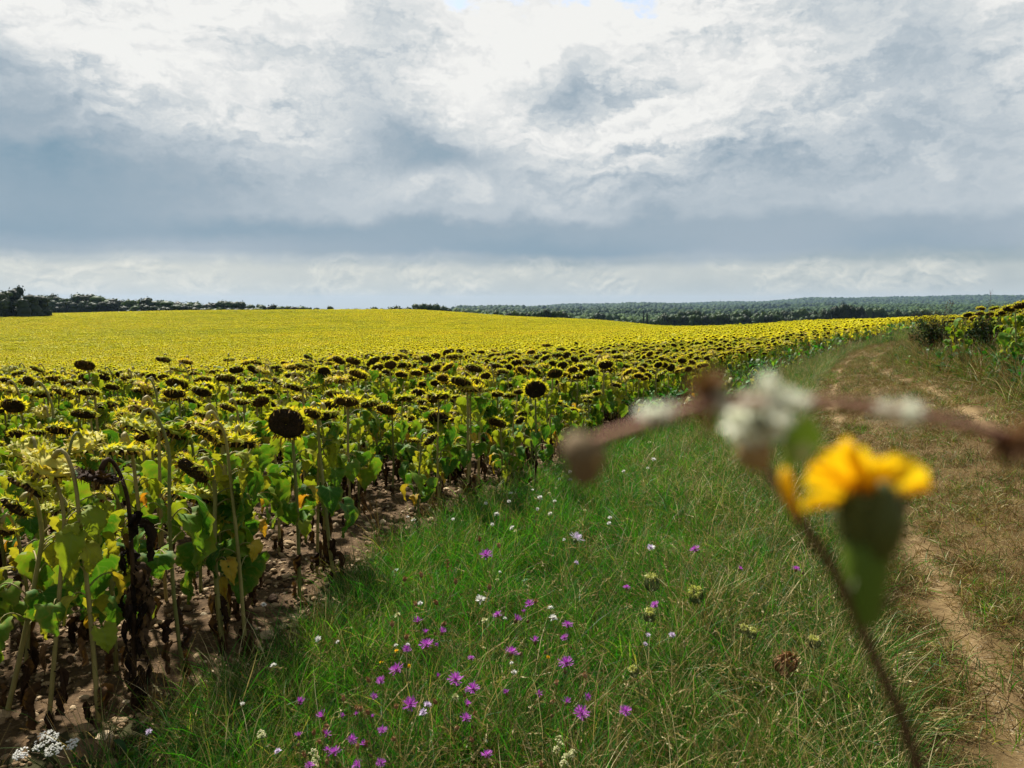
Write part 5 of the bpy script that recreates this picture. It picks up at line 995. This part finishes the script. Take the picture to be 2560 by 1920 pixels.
for i in range(27): a = 1645 + i * 17 + rt_.uniform(-4, 4); tree(a, np.interp(a, [1640, 1700, 2090], [787, 783, 786]) + rt_.uniform(-3, 3), 25, 440, f'tree on the front edge of the wood beyond the field, {ordinals(30)[i]} from the poplars', 'trees of the wood beyond the field', 'tree_dark' if i % 3 == 1 else 'tree', base=-19.0)
for i in range(24): a = 1668 + i * 18.5 + rt_.uniform(-5, 5); tree(a, 776 + rt_.uniform(-4, 4) - max(0, a - 1850) * .02, 26, 520, f'tree in the second line of the wood beyond the field, {ordinals(30)[i]} from the poplars', 'trees of the wood beyond the field', 'tree' if i % 4 else 'tree_dark', base=-23.0)
for i, (a, b, w) in enumerate([(2088, 764, 24), (2106, 758, 28), (2126, 753, 32), (2146, 760, 28), (2068, 770, 24), (2160, 768, 20)]): tree(a, b, w, 420, f'tall near black tree standing out from the wood, {ordinals(6)[i]} of the dark knot', 'dark knot of trees', 'tree_dark', base=-18.0)
for i in range(13): a = 2176 + i * 15 + rt_.uniform(-4, 4); tree(a, 770 + rt_.uniform(-5, 6), 28, 520, f'tree of the wood right of the dark knot, {ordinals(14)[i]} toward the bank', 'trees right of the dark knot', base=-22.0)
tree(2322, 782, 22, 400, 'pale yellow green tree at the field skyline left of the bank sunflowers', None, base=-16.0); tree(2345, 786, 18, 400, 'dark small tree next to the pale yellow green one', None, 'tree_dark', base=-16.0)
# far woods over valley and hills: nobody could count them
def lowcrown(rng):
    g = Geo()
    for _ in range(4):
        c = rng.normal(0, .22, 3) * [1, 1, .6] + [0, 0, .5]; r = rng.uniform(.28, .42); a = np.arange(6) * 2 * math.pi / 6; f = np.linspace(.1, math.pi - .6, 4); D = np.stack([np.sin(f)[:, None]*np.cos(a), np.sin(f)[:, None]*np.sin(a), np.repeat(np.cos(f)[:, None], 6, 1)], -1); g.grid(D * r * rng.uniform(.8, 1.1, D.shape[:2])[..., None] + c, 0, True)
    for _ in range(40):
        d = rng.normal(0, 1, 3); d[2] = abs(d[2]); d /= np.linalg.norm(d); c = d * [.5, .5, .42] * rng.uniform(.8, 1.1) + [0, 0, .45]; s = rng.uniform(.06, .12); u_ = np.cross(d, rng.normal(0, 1, 3)); u_ /= np.linalg.norm(u_); v_ = np.cross(d, u_); g.grid(np.array([[c - u_*s, c + v_*s], [c - v_*s, c + u_*s]]), 0)
    return g
FO = [src(lowcrown(rt_), [MAT['forest']]) for _ in range(5)]
def fan(y0, y1, n, u0, u1): y = np.sqrt(RNG.uniform(y0**2, y1**2, n)); return RNG.uniform(u0, u1, n) * y, y
lays = []
for y0, y1, n, s0, s1 in ((640, 1200, 13000, 9, 15), (1200, 2600, 36000, 11, 19), (2600, 6000, 60000, 20, 36)):
    x, y = fan(y0, y1, n, -.074, .86); fld = lumps(x, y, .004, 6) ; k = (fld > -1.3) | (y > 2600); x, y = x[k], y[k]; n = len(x); ti = .30 * lumps(x, y, .0035, 8) * .5 + RNG.normal(0, .08, n)
    lays.append((np.stack([x, y, ground(x, y) - 1.0], 1), eul(n, .05), RNG.uniform(s0, s1, n), ti, FO))
scatter('forest', lays, 'unbroken far woods over the valley and low blue hills', 'forest')
# pale mound, masts
P = EYE + ray(1487, 806) * 330; g = Geo(); polar(g, [(4.5, 0), (3.6, .5), (2.4, .95), (1.0, 1.25), (.02, 1.3)], 18, 0, lambda Q: np.random.default_rng(2).normal(0, .12, Q.shape)); g.grid(np.array([[[4.5*math.cos(a), 4.5*math.sin(a), z] for a in np.arange(18)*2*math.pi/18] for z in (-9, 0)]), 0, True)
m = foliage('pale_earth', [(0, (.34, .27, .19)), (1, (.46, .38, .28))], 0, .9, nscale=.6); o = obj('earth_mound', g.mesh('earth_mound', [m])); o.location = (P[0], P[1], P[2] - .2); tag(o, 'small pale earth mound just past the yellow field crest', 'mound')
for px, py, Y, r, lb in ((1139, 761, 1500, .45, 'slim grey mast on the skyline beside the tree clump'), (1801, 748, 4900, 1.1, 'tiny far mast on the blue hill ridge')):
    d = ray(px, py); P = EYE + d * (Y / d[1]); z = float(ground(P[0], P[1])); H = P[2] - z; g = Geo()
    for k in range(3): a = k * 2.094; tube(g, [(r*math.cos(a), r*math.sin(a), 0), (r*.3*math.cos(a), r*.3*math.sin(a), H)], r * .25, 4)
    for k in range(10):
        z0, z1 = H * k / 10, H * (k + 1) / 10; q0, q1 = r * (1 - .7 * k / 10), r * (1 - .7 * (k+1) / 10)
        for j in range(3): a, b = j * 2.094, (j + 1) * 2.094; tube(g, [(q0*math.cos(a), q0*math.sin(a), z0), (q1*math.cos(b), q1*math.sin(b), z1)], r * .12, 3)
    m = bpy.data.materials.get('mast_steel') or foliage('mast_steel', [(0, (.12, .13, .14)), (1, (.2, .21, .22))], 0, .5); rt = thing('mast', (P[0], P[1], z), lb, 'mast', 'far masts'); obj('lattice', g.mesh('lattice', [m]), rt); obj('antenna', tube(Geo(), [(0, 0, H * .95), (0, 0, H * 1.1)], r * .2, 5).mesh('antenna', [m]), rt)
# ------------------------------------------------------------------ air
g = Geo(); x0, x1, y0, y1, z0, z1 = -9600, 9600, -300, 9100, -95, 75
v = np.array([[x, y, z] for z in (z0, z1) for x, y in ((x0, y0), (x1, y0), (x1, y1), (x0, y1))]); g.add(v, [[3, 2, 1, 0], [4, 5, 6, 7], [0, 1, 5, 4], [1, 2, 6, 5], [2, 3, 7, 6], [3, 0, 4, 7]])
m, t, out = new_mat('haze'); pv = nd(t, 'ShaderNodeVolumePrincipled', {'Color': (.42, .60, .88, 1), 'Density': HAZE, 'Anisotropy': .2}); t.links.new(pv.outputs[0], out.inputs['Volume'])
if HAZE: tag(obj('haze', g.mesh('haze', [m], False)), 'thin bluish air over the far hills', 'haze', kind='stuff')
# ------------------------------------------------------------------ sky: Nishita under a worked cloud cover, by direction
w = bpy.data.worlds.new('World'); bpy.context.scene.world = w; w.use_nodes = True; t = w.node_tree; t.nodes.clear(); out = nd(t, 'ShaderNodeOutputWorld')
sky = nd(t, 'ShaderNodeTexSky', sky_type='NISHITA', sun_disc=False, sun_elevation=SUN_EL, sun_rotation=SUN_AZ, air_density=1.0, dust_density=1.0, ozone_density=1.5)
dirv = nd(t, 'ShaderNodeTexCoord').outputs['Generated']; sp = nd(t, 'ShaderNodeSeparateXYZ', {0: dirv}); dx, dy, dz = (X(t, sp.outputs[i]) for i in range(3))
a = dx._m('ARCTAN2', dy); hyp = (dx*dx + dy*dy)._m('SQRT').max(.02); tt = dz / hyp                    # azimuth from straight ahead, tangent of elevation
def noise2(t, v, sc, det, ro): return nd(t, 'ShaderNodeTexNoise', {'Vector': v, 'Scale': sc, 'Detail': det, 'Roughness': ro}, noise_dimensions='2D').outputs['Color']
wc = nd(t, 'ShaderNodeSeparateColor', {0: noise2(t, vec(t, a + 3.1, tt * 1.7), 3.2, 6, .56)}); wA, wB = X(t, wc.outputs[0]), X(t, wc.outputs[1])
wd = nd(t, 'ShaderNodeSeparateColor', {0: noise2(t, vec(t, a + 7.3, tt * 1.5), 10.0, 8, .62)}); wC, wD = X(t, wd.outputs[0]), X(t, wd.outputs[1])
def vor(sx, sy, scale, seed, ox=0.0, oy=0.0, det=4.0):                                              # heaped, cauliflower like cloud shapes
    k = .9 / scale
    v = nd(t, 'ShaderNodeTexVoronoi', {'Vector': vec(t, a * sx + ox + seed + (wA - .5) * .12 + (wC - .5) * k, tt * sy + oy + (wB - .5) * .12 + (wD - .5) * k), 'Scale': scale, 'Detail': det, 'Roughness': .5, 'Lacunarity': 2.3}, feature='F1', normalize=True, voronoi_dimensions='2D')
    return 1 - X(t, v.outputs['Distance'])
rag = tt.smooth(.03, .12)
a2 = a + (wA - .5) * .17 + (wC - .5) * .065; t2 = tt + ((wB - .5) * .085 + (wD - .5) * .06) * (rag * .8 + .12)
# brightness of the cloud cover by direction: rows of tan(elevation), columns of azimuth
AZ = [-.62, -.53, -.44, -.35, -.26, -.17, -.08, 0, .08, .17, .26, .35, .44, .53, .62]
ROWS = [(.430, [214, 228, 225, 225, 225, 222, 228, 232, 232, 234, 236, 232, 222, 222, 226]),
        (.385, [206, 246, 232, 224, 246, 222, 226, 236, 242, 248, 246, 238, 212, 220, 230]),
        (.335, [214, 240, 238, 232, 226, 218, 222, 240, 246, 238, 232, 212, 206, 214, 228]),
        (.300, [196, 226, 240, 232, 226, 222, 238, 246, 226, 232, 234, 226, 206, 210, 226]),
        (.260, [184, 204, 238, 248, 224, 214, 254, 232, 196, 222, 226, 216, 198, 210, 224]),
        (.220, [192, 194, 214, 228, 220, 196, 212, 232, 232, 246, 226, 220, 210, 210, 222]),
        (.185, [187, 191, 199, 205, 201, 187, 185, 211, 225, 221, 205, 205, 203, 201, 217]),
        (.150, [169, 171, 177, 185, 195, 207, 205, 205, 205, 203, 197, 199, 203, 199, 211]),
        (.115, [167, 169, 173, 185, 193, 195, 197, 199, 197, 193, 191, 195, 199, 197, 207]),
        (.090, [162, 164, 168, 164, 168, 170, 170, 172, 172, 174, 176, 178, 176, 178, 190]),
        (.066, [172, 178, 182, 182, 176, 172, 168, 164, 164, 168, 176, 178, 170, 176, 188]),
        (.054, [186, 192, 196, 196, 192, 188, 184, 180, 178, 182, 184, 182, 178, 182, 188]),
        (.040, [206, 210, 212, 210, 206, 206, 206, 204, 204, 206, 204, 202, 202, 202, 202]),
        (.000, [204, 206, 206, 204, 202, 202, 202, 200, 200, 200, 200, 200, 200, 200, 200])]
fa = ((a2 + .70) / 1.40).clamp(); lum = None
for k, (tv, row) in enumerate(ROWS):
    r_ = X(t, nd(t, 'ShaderNodeSeparateColor', {0: ramp(t, fa, [((q + .70) / 1.40, v / 255) for q, v in zip(AZ, row)], 'CARDINAL')}).outputs[0])
    lum = r_ if lum is None else (lambda m_, A0, B0: A0 * (1 - m_) + B0 * m_)(1 - t2.smooth(tv, ROWS[k-1][0]), lum, r_)
pf, pfo = vor(1, 1.7, 3.3, 1.7), vor(1, 1.7, 3.3, 1.7, .016, -.034)
pg, pgo = vor(1, 2.0, 9.0, 4.4), vor(1, 2.0, 9.0, 4.4, .007, -.016)
hz, hzo = vor(1, 1.5, 17.0, 8.8), vor(1, 1.5, 17.0, 8.8, .003, -.009)
hi = lum.smooth(.66, .90)
lum = lum + ((pf - pfo) * .62 + (pg - pgo) * .5 * wA.smooth(.38, .62)) * (hi * .85 + .12) * tt.smooth(.06, .16) + (wD - .5) * .10 * tt.smooth(.05, .2) * (1 - hi * .4) + tt.smooth(.2, .3) * .022
lum = lum + (lum - .87) * .32 * tt.smooth(.10, .2)
hb = 1 - (tt + (wD - .5) * .02 + (wA - .5) * .03).smooth(.040, .068)
lum = lum + hb * tt.smooth(.0, .02) * ((hz - hzo) * .40 * wC.smooth(.40, .60) + (wC - .5) * .14 - a * .02)
S2L = lambda c: tuple(((v / 255 + .055) / 1.055)**2.4 for v in c)
ccol = ramp(t, lum.clamp(), [(.50, S2L((106, 138, 158))), (.61, S2L((136, 164, 182))), (.70, S2L((167, 183, 195))), (.78, S2L((195, 205, 212))), (.86, S2L((219, 224, 226))), (.93, S2L((238, 239, 238))), (1.0, S2L((250, 250, 247)))])
ccol = mix(t, hb * .9, ccol, mix(t, 1.0, ccol, (1.08, 1.04, .93), 'MULTIPLY'))
gap = (tt + (wD - .5) * .09 + (pg - .6) * .06).smooth(.372, .392) * a.smooth(-.10, -.05) * (1 - a.smooth(.16, .22)) * (1 - tt.smooth(.42, .5))
ccol = mix(t, (dz * -1).smooth(.0, .05), ccol, (.12, .11, .06))
over = tt.smooth(.50, .80)                                                                        # unseen dark grey added overhead to cut ambient light and raise contrast
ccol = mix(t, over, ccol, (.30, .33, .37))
ccol = mix(t, (dy * -1).smooth(-.2, .4) * .6, ccol, (.36, .39, .43))  # unseen sky behind the camera dimmed too, added for a backlit look
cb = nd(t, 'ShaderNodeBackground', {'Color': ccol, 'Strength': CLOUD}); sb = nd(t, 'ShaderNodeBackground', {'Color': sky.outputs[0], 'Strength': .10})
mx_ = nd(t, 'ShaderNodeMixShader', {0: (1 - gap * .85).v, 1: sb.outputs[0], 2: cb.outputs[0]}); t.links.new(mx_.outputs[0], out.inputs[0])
w.cycles.sampling_method = 'MANUAL'; w.cycles.sample_map_resolution = 256
# ------------------------------------------------------------------ sun
l = bpy.data.lights.new('sun', 'SUN'); l.energy = SUN_E; l.angle = R(SUN_ANG); l.color = (1.0, .95, .86); o = bpy.data.objects.new('sun', l); link(o)
sd = Vector((math.sin(SUN_AZ) * math.cos(SUN_EL), math.cos(SUN_AZ) * math.cos(SUN_EL), math.sin(SUN_EL))); o.rotation_euler = sd.to_track_quat('Z', 'Y').to_euler(); o.location = (0, 0, 60)
# ------------------------------------------------------------------ camera
cam = bpy.data.cameras.new('camera'); co = bpy.data.objects.new('camera', cam); link(co); bpy.context.scene.camera = co
co.location = EYE.tolist(); co.rotation_euler = (math.pi / 2 - PITCH, 0, 0); cam.sensor_width = 36; cam.lens = FPX / 2560 * 36; cam.clip_start = .01; cam.clip_end = 30000
cam.dof.use_dof = True; cam.dof.focus_distance = 6.5; cam.dof.aperture_fstop = FSTOP
s = bpy.context.scene; s.render.engine = 'CYCLES'; s.view_settings.view_transform = 'Standard'; s.view_settings.look = 'None'; s.view_settings.exposure = EXPO; s.view_settings.gamma = 1.0
s.cycles.max_bounces = 6; s.cycles.diffuse_bounces = 3; s.cycles.transmission_bounces = 4; s.cycles.volume_bounces = 0; s.cycles.transparent_max_bounces = 6; s.cycles.caustics_reflective = False; s.cycles.caustics_refractive = False
s.render.resolution_x = 1024; s.render.resolution_y = 768
print('objects', len(bpy.data.objects))
